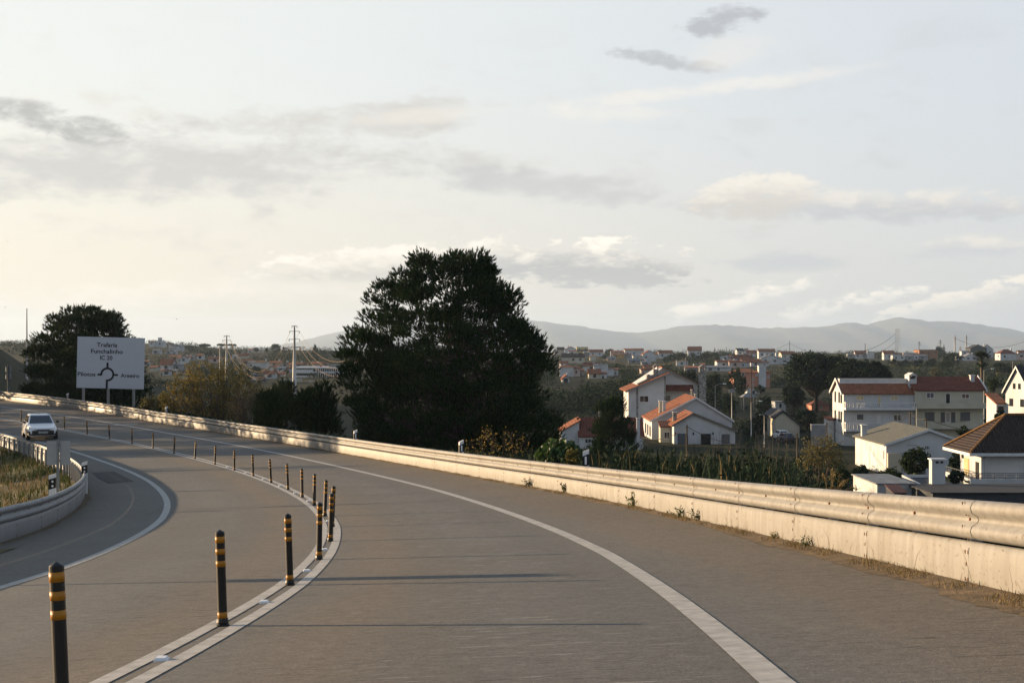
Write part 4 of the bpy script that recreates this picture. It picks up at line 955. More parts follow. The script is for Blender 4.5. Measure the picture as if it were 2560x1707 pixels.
# shed with arched dark roof, hut, pavilion
h = House('shed', 'pale shed with a dark sloping roof above two parked cars', 'shed', 1939, 1999, 1094, 212)
he = h.z(1044); hr = h.z(1064); zr = h.z(1030); h.walls(CREAMW, he, 9, 'gy', zr, .3, hr=hr); h.roof(SLATE, he, 9, 'gy', zr, .3, hr=hr, o=.25, th=.3)
h = House('hut', 'small brick hut with a red hip roof beneath the big dark oaks', 'hut', 2029, 2073, 1024, 300)
he = h.z(1013.5); zr = h.z(999, 2.5); h.walls(PINK, he, 5, 'flat'); h.roof(TILED, he, 5, 'hip', zr, o=.3); h.window(2050, 2056, 1016, 1022)
h = House('pavilion', 'open pavilion with a pale pyramid roof among dark trees', 'pavilion', 1858, 1894, 1010, 300)
he = h.z(993); zr = h.z(982, 2); 
for x in (.1, h.w - .25):
    for y in (.1, 3.5): b = MB(); b.box(x, x + .15, y, y + .15, -2.5, he); h.part(b, 'post', GREYW_)
h.roof(CORR, he, 3.8, 'hip', zr, o=.3)
h = House('annex', 'small white annex with a red lean-to roof left of the white apartment house', 'house', 2071.5, 2086, 1080, 200)
he = h.z(1050); zr = h.z(1043, 3); h.walls(WHITE, he, 3, 'my', zr); h.roof(TILED, he, 3, 'my', zr, o=.15)
for (nm, lab, a, c, y0_, y1_, dd, m, rm) in (
    ('garden_wall', 'pale garden wall in front of the white apartment house', 2028, 2068, 1062, 1085, 192, GREYW_, None),
    ('hut', 'white flat hut in front of the pink building', 1868, 1900, 973, 985, 360, WHITE, CORR),
    ('hut', 'white flat hut under the dark trees left of the big oaks', 1938, 1964, 1005, 1019, 290, WHITE, CORR)):
    h = House(nm, lab, nm.replace('garden_', ''), a, c, y1_, dd); he = h.z(y0_); L = .3 if rm is None else 4
    h.walls(m, he, L, 'flat', name='wall')
    if rm: h.roof(rm, he, L, 'flat', o=.15, th=.12); h.slit(h.w * .4, h.w * .6, 0, he * .7, DARK, name='door')
    else: h.roof(TRIMW, he, L, 'flat', o=.04, th=.08, name='coping')
# sheds just below the road on the right
h = House('shed', 'low white metal sided shed with a flat grey roof below the guard rail', 'shed', 2193, 2284, 1236, 100)
he = h.z(1211); h.walls(mat('white_metal_siding', (.42, .43, .44), .6, var=.3, scale=1.5), he, 7, 'flat'); h.roof(CORR, he, 7, 'flat', o=.12, th=.1)
h = House('shed', 'small shed with a tilted rusty red sheet roof beside the white metal shed', 'shed', 2236, 2266, 1238, 97)
he = h.z(1232); zr = h.z(1213, 2.2); h.walls(DARKWALL, he, 2.2, 'my', zr); h.roof(mat('rusty_sheet', (.10, .035, .028), .8, var=.4, scale=3), he, 2.2, 'my', zr, o=.1, th=.05)
h = House('shed', 'dark roofed outbuilding with a white parapet and one broad white chimney', 'outbuilding', 2303, 2384, 1240, 101)
he = h.z(1216); zr = h.z(1199, 4); h.walls(WHITE, he, 4, 'my', zr); h.roof(SLATE, he, 4, 'my', zr, o=.05)
b = MB(); k = (zr - he) / 4; b.prism([(-.22, -.1, he - .1), (-.22, 4, zr), (-.22, 4, zr + .34), (-.22, -.1, he + .22)], (.16, 0, 0)); b.box(-.22, h.w + .1, 4.06, 4.2, zr - .4, zr + .36); h.part(b, 'parapet', WHITE)
h.chimney(2330, 2363.6, 1150, 1203, 100.8, WHITE, 'slab', .7)
c = h.local(at(2330, 1150, 100.8)); w_ = h.local(at(2363.6, 1150, 100.8)).x
for f in (.28, .62): b = MB(); b.box(c.x + (w_ - c.x) * f, c.x + (w_ - c.x) * f + .2, c.y - .03, c.y - .003, c.z - .22, c.z - .08); h.part(b, 'flue_opening', DARK)
h = House('shed', 'long dark sheet roofed shed under the terrace of the brown roofed house', 'shed', 2332, 2700, 1262, 95)
he = h.z(1233); zr = h.z(1212, 6); h.walls(DARKWALL, he, 6, 'my', zr); h.roof(mat('dark_sheet_roof', (.018, .02, .022), .8, col2=(.032, .03, .028), scale=1.2), he, 6, 'my', zr, o=.2, th=.08)
h = House('shed', 'narrow shed with a pale wavy roof edge left of the broad white chimney', 'shed', 2266, 2312, 1236, 103)
he = h.z(1219); zr = h.z(1214, 3); h.walls(GREYW_, he, 3, 'my', zr); h.roof(CORR, he, 3, 'my', zr, o=.2)
b = MB()
for xx in (.55, 1.0): b.box(xx, xx + .26, .8, 1.06, he, he + .32)
h.part(b, 'chimney', BROWNW)

# white school with long bands, seen far left of the big pine
h = House('school_building', 'long white two storey school with window bands left of the big pine', 'school', 740, 864, 950, 480)
z0, z1, z2 = h.z(944), h.z(930.5), h.z(919)
b = MB(); b.box(0, h.w, .5, 11, -2, z2 - .3); h.part(b, 'wall', GLASS)
for nm, za, zc in (('roof', z2 - .28, z2 + .25), ('floor_band', z1 - .25, z1 + .25), ('floor_band', z0 - .7, z0)):
    b = MB(); b.box(-.6, h.w + .3, -.7, 11.4, za, zc); h.part(b, nm, TRIMW)
xs = h.xz(783, 930)[0]
for za, zc in ((z1 + .253, z1 + .9), (z0 + .003, z0 + .7)): b = MB(); b.box(.1, xs, -.35, .45, za, zc); h.part(b, 'parapet_panel', TRIMW)
n = 0
for i in range(15):
    x = h.xz(790, 930)[0] + i * .72
    if x < h.w - .2:
        for za, zc in ((z1 + .252, z2 - .283), (z0 + .002, z1 - .252)): b = MB(); b.box(x, x + .16, -.6, .45, za, zc); h.part(b, 'fin', TRIMW)
for i in range(12):
    x = .3 + i * .48
    b = MB(); b.box(x, x + .06, -.1, .45, z1 + .903, z2 - .283); h.part(b, 'mullion', STEELD)
b = MB(); x = h.xz(820, 930)[0]; b.prism([(x, 2, z2 + .253), (h.w + 1, 2, z2 + .253), (h.w + .6, 2, z2 + .9), (x + .8, 2, z2 + .9)], (0, 6, 0)); h.part(b, 'skylight_roof', CORR)
b = MB(); x = h.xz(797, 930)[0]; b.box(x, x + .5, 3, 3.6, z2 + .253, z2 + .7); h.part(b, 'chimney', mat('red_brick_flue', (.25, .06, .04)))
for lab, a, c, y0_, y1_ in (('long pale garden wall on the brown slope before the school', 698, 755, 947, 955), ('short pale garden wall on the slope right of the steel pylon', 770, 790, 952, 959)):
    h = House('garden_wall', lab, 'wall', a, c, y1_, 440); h.walls(CREAMW, h.z(y0_), .3, 'flat'); h.roof(TRIMW, h.z(y0_), .3, 'flat', o=.03, th=.06, name='coping')

# ------------------------------------------------------------------ the two hillside villages
wl = {'w': WHITE, 'c': CREAMW, 'b': BEIGE, 'y': YELLOWW, 'o': OCHRE, 'g': GREYW_, 'p': mat('pale_pink_render', (.42, .33, .29), .9, var=.15, scale=.5), 'n': BROWNW, 'd': DARKWALL}
rf_ = {'t': TILE, 'd': TILED, 'g': CORR, 's': SLATE, 'b': TILEB, 'y': TILEY, 'o': mat('ochre_sheet_roof', (.30, .15, .05), .9, var=.3)}
VIL = [
 # label, px0, px1, ridge y, eave y, base y, roof shape, wall, roof colour
 ('beige flat roofed block on the left skyline beside a taller white block', 370.5, 386.5, 852, 853, 862, 'flat', 'b', 'g'),
 ('tall white flat roofed block with a roof hut on the left skyline', 387, 409.7, 852, 853, 866, 'flat', 'w', 'g'),
 ('tiny orange roofed house under the umbrella pines right of the white block', 412, 427.5, 859, 862, 867, 'gy', 'w', 'y'),
 ('long white house with a pale roof below the left skyline trees', 436, 454, 864, 868, 875, 'gy', 'w', 'g'),
 ('small white house among trees on the upper left slope beside the sign', 381, 396.5, 874, 877, 883, 'gx', 'w', 'g'),
 ('tiny white shack in the trees below the long white skyline house', 414, 428.5, 877, 878.5, 883, 'flat', 'w', 'g'),
 ('wide house with an orange gable roof above a white garden wall', 422, 450, 888, 893, 900, 'gx', 'b', 't'),
 ('tall narrow white gable house right of the wide orange roof', 453, 466, 888, 894, 906, 'gy', 'w', 'y'),
 ('orange roofed house touching the tall narrow white gable', 466.5, 478, 889, 892, 899, 'gx', 'w', 't'),
 ('white gable house with a steep orange side roof above the autumn tree', 399, 430.5, 898, 911, 925, 'gx', 'w', 't'),
 ('orange roof corner right behind the edge of the big road sign', 361, 371, 901, 905, 914, 'gx', 'c', 't'),
 ('pale low house just right of the road sign at mid slope', 374, 390, 915, 919, 927, 'gx', 'c', 't'),
 ('small white house half behind the left edge of the autumn tree', 408.6, 422, 924, 927, 937, 'gy', 'w', 'y'),
 ('tiny white hut beside the top left of the autumn tree', 427, 440, 926, 928, 936, 'gx', 'w', 'g'),
 ('orange roofed house rising over the middle of the autumn tree', 491.5, 506, 885, 889, 897, 'gx', 'w', 't'),
 ('wide orange roofed house behind the top of the autumn tree', 520, 553, 892, 897, 906, 'gx', 'p', 't'),
 ('orange roof beneath the dark flying bird', 597, 620, 883, 889, 895, 'gx', 'b', 't'),
 ('pinkish hip roofed house left of the white chimneyed house', 600, 631, 895, 902, 911, 'hip', 'p', 't'),
 ('white house with a pale hip roof and chimneys on the left village edge', 634, 667, 900, 906, 918, 'hip', 'w', 'o'),
 ('dark red hip roofed house left of the tall steel pylon', 674, 704, 911, 918, 926, 'hip', 'w', 'd'),
 ('orange roofed house above the dark red hip roof', 672, 702, 903, 908, 914, 'gx', 'c', 't'),
 ('beige gable house just left of the tall steel pylon', 706, 721, 907, 911, 918, 'gy', 'b', 'y'),
 ('cream house directly behind the tall steel pylon', 723, 732, 908, 912, 924, 'gx', 'c', 't'),
 ('red roofed house with white gable right of the tall steel pylon', 737, 756, 906, 911, 917, 'gx', 'w', 't'),
 ('white house below the dark red hip roof', 692, 712, 918, 921, 930, 'gx', 'w', 'g'),
 ('white gable house with a red side roof above the black A-frame house', 657, 687, 927, 934, 945, 'gx', 'w', 't'),
 ('low red roofed house right of the white gable and red side roof', 688, 710, 930, 935, 940, 'gx', 'w', 't'),
 ('white A-frame house with a black roof on the brown slope', 625.4, 644, 937, 953, 956, 'gy', 'w', 's'),
 ('pale house at the foot of the lone lollipop tree', 779, 804, 906, 910, 917, 'gx', 'p', 't'),
 ('flat beige building on the ridge left of the bushy skyline tree', 631, 655, 873, 874, 880, 'flat', 'b', 'g'),
 # right of the big pine
 ('dull tiled house just right of the big pine on the far hilltop', 1394, 1411, 868, 874, 884, 'gx', 'b', 'b'),
 ('white gable house with a red roof on the far hilltop beside a yellow one', 1414, 1441, 866.5, 873, 885, 'gy', 'w', 'y'),
 ('yellow two storey house with a grey balcony band on the far hilltop', 1441.5, 1470.5, 867, 868, 888, 'flat', 'y', 'g'),
 ('long low house with a red roof right of the yellow house', 1474, 1508, 874, 880, 889, 'gx', 'w', 't'),
 ('long bungalow with a dark grey roof below the yellow house', 1404, 1460, 884, 893, 906, 'gx', 'c', 'b'),
 ('tiny cream gable hut lit by the sun below the long red roofed house', 1475, 1491, 888, 893, 900, 'gy', 'c', 'y'),
 ('long ochre building left of the broad white hilltop house', 1531, 1561, 884, 885.5, 894, 'gx', 'o', 't'),
 ('broad white hilltop house with a red roof strip and dark windows', 1562, 1609, 871.6, 876, 892, 'gx', 'w', 't'),
 ('white gable house with a balcony right of the broad white hilltop house', 1607, 1640, 876, 886, 901, 'gy', 'w', 'y'),
 ('small red roof peeping above the white house right of the big pine', 1401, 1420, 903, 909, 916, 'gx', 'w', 't'),
 ('white two storey house with a red hip roof right beside the big pine', 1399, 1434, 912, 918, 940, 'hip', 'w', 't'),
 ('small house with a red lean-to roof right of the white hip roofed house', 1424, 1447, 921, 926, 937, 'gx', 'w', 't'),
 ('white house with a brown roof and tall side gable in mid village', 1457, 1496, 907.5, 915, 926, 'gx', 'w', 'd'),
 ('plain white stepped house right of the brown roofed one', 1497, 1520, 910, 912, 938, 'flat', 'w', 'g'),
 ('low white annex at the end of the plain white stepped house', 1520.5, 1535, 923, 924, 938, 'flat', 'w', 'g'),
 ('cream gable house with a red side roof in front of the stepped house', 1472, 1501, 923, 934, 945, 'gx', 'c', 't'),
 ('tiny white gable cottage at the left end of the dark valley trees', 1407, 1424, 938, 947, 954, 'gy', 'w', 'y'),
 ('red roofed house behind the chimney of the large two gabled house', 1613, 1640, 913, 924, 932, 'gx', 'w', 't'),
 ('pale shed roof among bushes left of the broad white hilltop house', 1527, 1538, 891, 895, 900, 'gx', 'w', 'g'),
 ('long grey shed below the broad white hilltop house', 1571, 1600, 896, 901, 906, 'gx', 'g', 'g'),
 ('small grey shed below the white gable with a balcony', 1604, 1620, 903, 906, 911, 'gx', 'g', 'g'),
 ('white house with a red roof half hidden by green trees on the hilltop', 1647, 1682, 876, 883, 895, 'gx', 'w', 't'),
 ('house with a big plain red roof standing above the green trees', 1720, 1754, 866.6, 876.5, 890, 'gx', 'w', 't'),
 ('white flat roofed shelter behind the slim utility pole', 1691, 1720, 901, 903, 913, 'flat', 'w', 'g'),
 ('white flat roofed house right of the green hilltop trees', 1800, 1821, 888, 890, 901, 'flat', 'w', 'g'),
 ('low white house with a brown roof above the pink building', 1793, 1822, 901, 905, 918, 'gx', 'w', 'd'),
 ('pinkish low house with a brown roof above the pink building', 1823, 1852, 902, 905, 918, 'gx', 'p', 'd'),
 ('small grey ruin beside the slim utility pole', 1735, 1753, 910, 911, 922, 'flat', 'g', 'g'),
 ('long low white sheds with grey roofs below the brown roofed houses', 1764, 1828, 915, 919, 926, 'gx', 'w', 'g'),
 ('white sunlit box house with a black side roof on the hilltop', 1843, 1859, 871, 876.5, 889, 'gx', 'w', 's'),
 ('white gable wall right behind the sunlit box house', 1859.5, 1874, 871, 877, 889, 'gy', 'w', 's'),
 ('red roofed white house right of the sunlit box house', 1867, 1890, 876, 883, 890, 'gx', 'w', 't'),
 ('dark red roofed row house in front of the sunlit box house', 1835, 1858, 887, 896, 902, 'gx', 'w', 'd'),
 ('brown roofed row house in front of the red roofed white house', 1859, 1880, 887, 896, 902, 'gx', 'w', 'd'),
 ('bright red roofed house above the right end of the pink building', 1856, 1875, 895, 906, 916, 'gx', 'w', 't'),
 ('red roofed house with a grey gable above the white tower', 1877, 1903, 898.5, 906, 914, 'gx', 'w', 't'),
 ('large white house with a red roof crown right of the sunlit houses', 1897, 1938, 872.5, 879, 895, 'gx', 'w', 't'),
 ('wide white gable house with dark windows on the grassy slope', 1903, 1948, 887, 896, 909, 'gy', 'w', 'g'),
 ('small white flat house between the large white and the cream house', 1939.5, 1953, 881, 882, 893, 'flat', 'w', 'g'),
 ('tall cream house with a red roof left of the big dark oaks', 1954, 1988, 879, 885, 906, 'gx', 'c', 't'),
 ('tiny red roof behind the shoulder of the big dark oaks', 1996, 2012, 885, 888, 893, 'gx', 'w', 't'),
 ('tiny white box house at the left edge of the big dark oaks', 1997, 2006, 896, 897, 904, 'flat', 'w', 'g'),
 ('red roofed house behind the top of the big dark oaks', 2139, 2167, 877, 885, 895, 'gx', 'w', 't'),
 ('white flat block beside the red roof behind the big dark oaks', 2168, 2186, 878, 880, 895, 'flat', 'w', 'g'),
 ('white house with a red roof at the foot of the lattice mast', 2210, 2235, 877, 884, 898, 'gx', 'w', 't'),
 ('long low white building right of the lattice mast', 2232, 2264, 887, 889, 900, 'flat', 'w', 'g'),
 ('low white house left of the brown tile clad block', 2268, 2297, 886.5, 888, 900, 'flat', 'w', 'g'),
 ('big brown tile clad block on the right skyline', 2298, 2345, 873, 875, 897, 'flat', 'n', 'b'),
 ('dark gabled hall on the right skyline beside the palm', 2426, 2467, 862, 871, 892, 'gy', 'd', 's'),
 ('pale hall behind the dark gabled hall', 2452, 2483, 861, 874, 892, 'gy', 'w', 'g'),
 ('low pale greenhouse left of the dark gabled hall', 2412, 2443, 884, 892, 900, 'gy', 'w', 'g'),
 ('white house with a dark red hip roof on the far right skyline', 2501, 2541, 873, 884, 899, 'hip', 'w', 'd'),
 ('red roofed house cut by the right frame edge on the skyline', 2548, 2580, 877, 884, 897, 'gx', 'w', 't'),
]
rng = random.Random(5)
for lab, a, c, yr, ye, yb, sh, wm, rm in VIL:
    d = hit((a + c) / 2, yb + 1.5, 330, 1060)
    h = House('village_house', lab, 'house', a, c, yb, d, radians(rng.uniform(-6, 6)), 'houses on the far hillsides' if a > 1300 else 'houses on the left hillside', below=3.5)
    L = max(5.0, min(9.0, h.w * .75)); he = h.z(ye)
    fr = .5; zr = h.z(yr, L / 2 if sh in ('gx', 'hip') else 0)
    if sh in ('gx', 'hip') and zr < he + .5: zr = he + .5
    h.walls(wl[wm], he, L, sh if sh != 'hip' else 'flat', zr)
    h.roof(rf_[rm], he, L, sh, zr, o=.3 if sh != 'flat' else .1, th=.22)
    n = max(1, int(h.w / 3.2)); st = max(1, int(he / 2.7 + .4))
    for j in range(st):
        zc = he - 1.5 - 2.7 * j if st > 1 else he * .55
        for i in range(n):
            x = h.w * (i + .5) / n + rng.uniform(-.3, .3)
            if rng.random() < .8: h.slit(max(.2, x - rng.uniform(.4, .7)), min(h.w - .2, x + rng.uniform(.4, .7)), zc - .6, zc + .55, rng.choice([GLASS, GLASS, SHUTTER]))
    if rng.random() < .8: h.side_win(L * .3, L * .3 + 1.0, he - 1.9, he - .8)
    if rng.random() < .55 and sh != 'flat':
        x = h.w * rng.uniform(.2, .8); b = MB(); b.box(x, x + .7, L * .42, L * .42 + .6, he, zr + rng.uniform(.3, .9)); h.part(b, 'chimney', WHITE)
    if rng.random() < .75 and 'A-frame' not in lab and 'gable hut' not in lab:
        wa = h.w * rng.uniform(.4, .8); ya = rng.uniform(-1.5, L * .5); ha = min(he * .9, rng.uniform(2.2, 3.6)); xa = -wa - .02 if rng.random() < .5 else h.w + .02; da = rng.uniform(2.5, 5)
        b = MB(); b.prism([(xa, ya, -3.5), (xa, ya + da, -3.5), (xa, ya + da, ha + .5), (xa, ya, ha)], (wa, 0, 0)); an = h.part(b, 'annex', rng.choice([WHITE, WHITE, CREAMW, GREYW_, wl['p']]))
        b = MB(); b.prism([(xa - .15, ya - .2, ha - .02), (xa - .15, ya + da + .1, ha + .53), (xa - .15, ya + da + .1, ha + .68), (xa - .15, ya - .2, ha + .13)], (wa + .3, 0, 0)); b.build('roof', rng.choice([TILE, TILED, CORR, CORR]), an)
        h.slit(xa + wa * .3, xa + wa * .55, ha - 1.5, ha - .6, GLASS, y=ya)
    if 'roof hut' in lab: b = MB(); b.box(h.w * .3, h.w * .65, 1, 4, he + .2, he + 2.2); h.part(b, 'roof_hut', WHITE)
    if 'grey balcony band' in lab: b = MB(); b.box(-.1, h.w + .1, -1, -.004, he * .52, he * .72); h.part(b, 'balcony', SHUTTER)
    if 'A-frame' in lab:
        x1 = h.xz(664, 950)[0]; b = MB(); b.prism([(h.w * .5, .3, zr - .1), (h.w, .3, he - .2), (x1, 4.0, he - .2), (x1 - 1.5, 4.0, zr - .1)], (0, 3, 0)); h.part(b, 'side_roof', SLATE)

# ------------------------------------------------------------------ vegetation
UP = np.array([0, 0, 1.0])
def unit(v): return v / np.maximum(np.linalg.norm(v, axis=-1, keepdims=True), 1e-9)
def rand_dir(rng, n): return unit(rng.normal(size=(n, 3)))
def leaf_faces(c, size, rng, droop=None, aspect=.55):
    """one four-cornered leaf at each point"""
    n = len(c); a = rand_dir(rng, n)
    if droop is not None: a = unit(a + droop)
    b = unit(np.cross(a, rand_dir(rng, n))); s = (size * rng.uniform(.6, 1.25, n))[:, None] if np.isscalar(size) else (size * rng.uniform(.7, 1.2, n))[:, None]
    V = np.stack([c - a * s * .5, c + b * s * .5 * aspect, c + a * s * .5, c - b * s * .5 * aspect], 1).reshape(-1, 3)
    return V, np.arange(4 * n).reshape(n, 4)
def blades(p, h, w, rng, lean=.35, bend=.35, dirv=None):
    """grass or reed blades: a bent, tapering strip of two faces each"""
    n = len(p); az = rng.uniform(0, 2 * pi, n); side = np.stack([np.cos(az), np.sin(az), 0 * az], -1)
    out = np.stack([-np.sin(az), np.cos(az), 0 * az], -1)
    if dirv is not None: out = unit(out + dirv)
    L = h[:, None]; k1 = (rng.uniform(0, lean, n))[:, None]; k2 = (rng.uniform(0, bend, n))[:, None]
    m = p + UP * L * .55 + out * L * k1 * .5; t = p + UP * L * (1 - k2 * .5) + out * L * (k1 + k2)
    ww = np.broadcast_to(np.asarray(w), (n,))[:, None]
    V = np.stack([p - side * ww * .5, p + side * ww * .5, m + side * ww * .42, m - side * ww * .42, t + side * ww * .08, t - side * ww * .08], 1).reshape(-1, 3)
    i = np.arange(n)[:, None] * 6
    Fq = np.concatenate([i + np.array([[0, 1, 2, 3]]), i + np.array([[3, 2, 4, 5]])], 0)
    return V, Fq
def needles(pos, axis, L, rng, per=9, w=.035, nl=.26):
    n = len(pos); P = np.repeat(pos, per, 0); A = np.repeat(axis, per, 0); LL = np.repeat(L, per)[:, None]
    q = unit(np.cross(A, rand_dir(rng, n * per))); a = rng.uniform(.12, .6, n * per)[:, None]
    f = rng.uniform(0, .75, (n * per, 1)); b = P + A * LL * f; d = A * np.cos(a) + q * np.sin(a)
    s = unit(np.cross(d, rand_dir(rng, n * per))); ln = nl * rng.uniform(.7, 1.2, (n * per, 1))
    V = np.stack([b - s * w * .5, b + s * w * .5, b + d * ln], 1).reshape(-1, 3)
    return V, np.arange(3 * n * per).reshape(-1, 3)
def limb(mb, a, b, r0, r1, sag, rng, n=5, seg=4):
    a = np.array(a); b = np.array(b); pts = []
    for k in range(seg + 1):
        t = k / seg; p = a + (b - a) * t; p = p + UP * sag * np.linalg.norm(b - a) * (t * t - t) * 1.0 + rng.normal(0, .03, 3) * np.linalg.norm(b - a) * (0 < k < seg); pts.append(p)
    mb.tube(pts, [r0 + (r1 - r0) * k / seg for k in range(seg + 1)], n)
def pine(label, d, pxt, prof, seed, n=240, cr=(.5, .95), shoots=34, sl=(.38, .58), per=9, nw=.036, nl=.27, mat_=None, tr=.28, depth=.9, inner=.25, cat='tree', name='pine_tree', group=None, up=.9):
    rng = np.random.default_rng(seed)
    x0 = (pxt - CX) / F * d; gz = float(ground(x0, d))
    prof = np.array(sorted([((CY - y) / F * d, (l - CX) / F * d - x0, (r - CX) / F * d - x0) for y, l, r in prof]))
    zs, lf, rt = prof[:, 0], -prof[:, 1], prof[:, 2]
    root = empty(name, (x0, d, gz), 0, label, cat, group)
    zz = np.linspace(zs[0], zs[-1], 200); wd = np.maximum(np.interp(zz, zs, lf) + np.interp(zz, zs, rt), .2); cdf = np.cumsum(wd); cdf /= cdf[-1]
    h = np.interp(rng.random(n), cdf, zz); ph = rng.uniform(0, 2 * pi, n); s = np.sqrt(rng.uniform(inner, 1, n))
    l = np.interp(h, zs, lf); r = np.interp(h, zs, rt); c_ = np.cos(ph); R1 = np.where(c_ > 0, r, l); R2 = (l + r) / 2 * depth
    crr = rng.uniform(cr[0], cr[1], n)
    rad = np.maximum(s * 1.0 - 0, 0)
    C = np.stack([c_ * np.maximum(R1 - crr * .4, .05) * rad, np.sin(ph) * np.maximum(R2 - crr * .6, .05) * rad, np.minimum(h, zs[-1] - crr * .7) - gz], -1)
    ns = n * shoots; Cc = np.repeat(C, shoots, 0); cc = np.repeat(crr, shoots)[:, None]
    D = rand_dir(rng, ns); D[:, 2] = np.abs(D[:, 2]) * 1.0 - .35 * (rng.random(ns) < .35); D = unit(D)
    pos = Cc + D * cc * rng.uniform(.45, 1.0, (ns, 1)) * np.array([1, 1, .8])
    outw = unit(Cc * np.array([1, 1, 0]) + 1e-6); ax = unit(D * .55 + UP * up + outw * .25 + rng.normal(0, .15, (ns, 3)))
    V, Fc = needles(pos, ax, rng.uniform(sl[0], sl[1], ns), rng, per, nw, nl)
    np_mesh('crown', V, Fc, mat_ or PINE, root)
    b = MB(); topz = zs[-1] - gz
    b.tube([(0, 0, -.5), (.05, 0, topz * .25), (-.05, .05, topz * .6), (0, 0, topz * .93)], [tr, tr * .85, tr * .5, tr * .12], 8)
    for k in range(n):
        t0 = max(.05, min(.9 * topz, C[k, 2] - .25 * np.hypot(C[k, 0], C[k, 1]) - .3)); limb(b, (0, 0, t0), C[k], tr * .15 * (1.1 - t0 / topz) + .012, .008, .14, rng, 4, 3)
    b.build('trunk', BARK, root, True)
    return root
def sc(l): return [(y * 1.0884, a * 1.0884, c * 1.0884) for y, a, c in l]
# the big stone pine in the middle
pine('very large dark pine in the middle, standing just beyond the guard rail', 75.0, 1148, sc([
    (580, 1012, 1074), (590, 966, 1104), (602, 940, 1120), (622, 900, 1144), (650, 896, 1158), (672, 852, 1172), (700, 836, 1198), (735, 846, 1222), (755, 812, 1240), (780, 770, 1262), (812, 772, 1270), (845, 782, 1280), (880, 762, 1258), (925, 790, 1262), (965, 812, 1285), (1005, 815, 1290), (1045, 842, 1290), (1085, 880, 1280), (1120, 930, 1250)]), 11,
    n=620, cr=(.5, .95), shoots=62, per=8, sl=(.18, .33), nl=.19, nw=.055, up=.6, tr=.26, inner=.34)
pine('broad dark pine behind the large direction sign', 116.0, 215, sc([
    (708, 190, 240), (722, 158, 266), (742, 112, 285), (765, 92, 292), (785, 78, 300), (815, 60, 322), (845, 58, 340), (880, 62, 352), (905, 55, 356), (930, 70, 340), (960, 110, 320)]), 12,
    n=240, cr=(.6, 1.1), shoots=64, sl=(.24, .42), nl=.25, nw=.07, per=8, tr=.22, inner=.2, up=.65, mat_=PINEL)
# small pines between the autumn tree and the big pine
for k, (lab, d, px, pr, n, m) in enumerate((
    ('young candelabra pine with upright arms in front of the steel pylon', 78, 714, [(963, 711, 717), (985, 699, 730), (1005, 697, 733), (1030, 690, 740), (1060, 680, 750)], 20, PINEL),
    ('bushy young pine with sunlit tips left of the candelabra pine', 74, 672, [(992, 666, 682), (1010, 655, 698), (1030, 648, 708), (1050, 645, 712), (1075, 650, 705)], 34, PINEL),
    ('dark young pine right of the candelabra pine', 80, 765, [(990, 760, 774), (1010, 745, 785), (1035, 735, 792), (1065, 730, 795), (1090, 735, 790)], 34, PINE),
    ('slim dark pine touching the left edge of the big pine', 79, 806, [(962, 802, 810), (985, 795, 820), (1015, 785, 832), (1050, 775, 840), (1090, 775, 850)], 40, PINE),
    ('spiky dark pine in front of the long dark red tile roof', 118, 1528, [(1000, 1500, 1506), (1006, 1540, 1556), (1025, 1490, 1566), (1055, 1482, 1578), (1090, 1474, 1588), (1130, 1470, 1596), (1160, 1472, 1590)], 90, PINE),
    )):
    pine(lab, d, px, pr, 30 + k, n=int(n * 1.5), cr=(.28, .5) if d < 100 else (.4, .7), shoots=16, sl=(.38, .65), nl=.30, nw=.05, mat_=m, tr=.09, inner=.1, up=1.2, group='young pines beyond the guard rail')

def twiggy(name, label, d, pxb, top, seed, stems=70, leaves=7000, ls=.12, m=None, bark=None, cat='tree', frac=.35, spread=1.0, depth=.8, lowleaf=.3, base=None):
    """many thin ascending stems and small loose leaves: top = outline [(px, y)]"""
    rng = np.random.default_rng(seed); top = np.array(top, float)
    x0 = (pxb - CX) / F * d; gz = float(ground(x0, d)) if base is None else (CY - base) / F * d
    root = empty(name, (x0, d, gz), 0, label, cat)
    tx = (top[:, 0] - CX) / F * d - x0; tz = (CY - top[:, 1]) / F * d - gz
    b = MB(); pts = []; wdt = tx.max() - tx.min()
    for k in range(stems):
        x = rng.uniform(tx.min(), tx.max()); zt = np.interp(x, tx, tz) * rng.uniform(.72, 1.0); y = rng.normal(0, .25) * wdt * depth * .6
        zt *= 1 - .15 * abs(y) / (wdt * .3 + .1)
        b0 = np.array([x * .25 + rng.normal(0, .15), y * .3, -.3]); b1 = np.array([x, y, zt])
        mid = (b0 + b1) / 2 + np.array([x * .10, y * .1, zt * .08]) + rng.normal(0, .12, 3)
        line = [b0 + (mid - b0) * t for t in (0, .5)] + [mid, mid + (b1 - mid) * .5 + rng.normal(0, .08, 3), b1]
        r = .02 + .012 * zt / 3; b.tube(line, [r, r * .8, r * .55, r * .35, .006], 4)
        for q in range(9):
            t = rng.uniform(frac, 1); i = min(3, int(t * 4)); p = np.array(line[i]) * (1 - (t * 4 - i)) + np.array(line[i + 1]) * (t * 4 - i)
            e = p + unit(np.array([rng.normal(0, 1), rng.normal(0, 1), rng.uniform(.3, 1.6)])) * rng.uniform(.25, .75) * zt * .16 * spread
            b.tube([p, (p + e) / 2 + rng.normal(0, .03, 3), e], [r * .35, r * .25, .005], 3, cap=False); pts.append((p, e))
    b.build('trunk', bark or BARKL, root)
    if leaves:
        i = rng.integers(0, len(pts), leaves); t = rng.uniform(.1, 1.1, (leaves, 1)); A = np.array([p for p, e in pts])[i]; B_ = np.array([e for p, e in pts])[i]
        c = A + (B_ - A) * t + rng.normal(0, .10, (leaves, 3)); V, Fc = leaf_faces(c, ls, rng, np.array([0, 0, -.5])); np_mesh('crown', V, Fc, m or LEAFO, root)
    return root
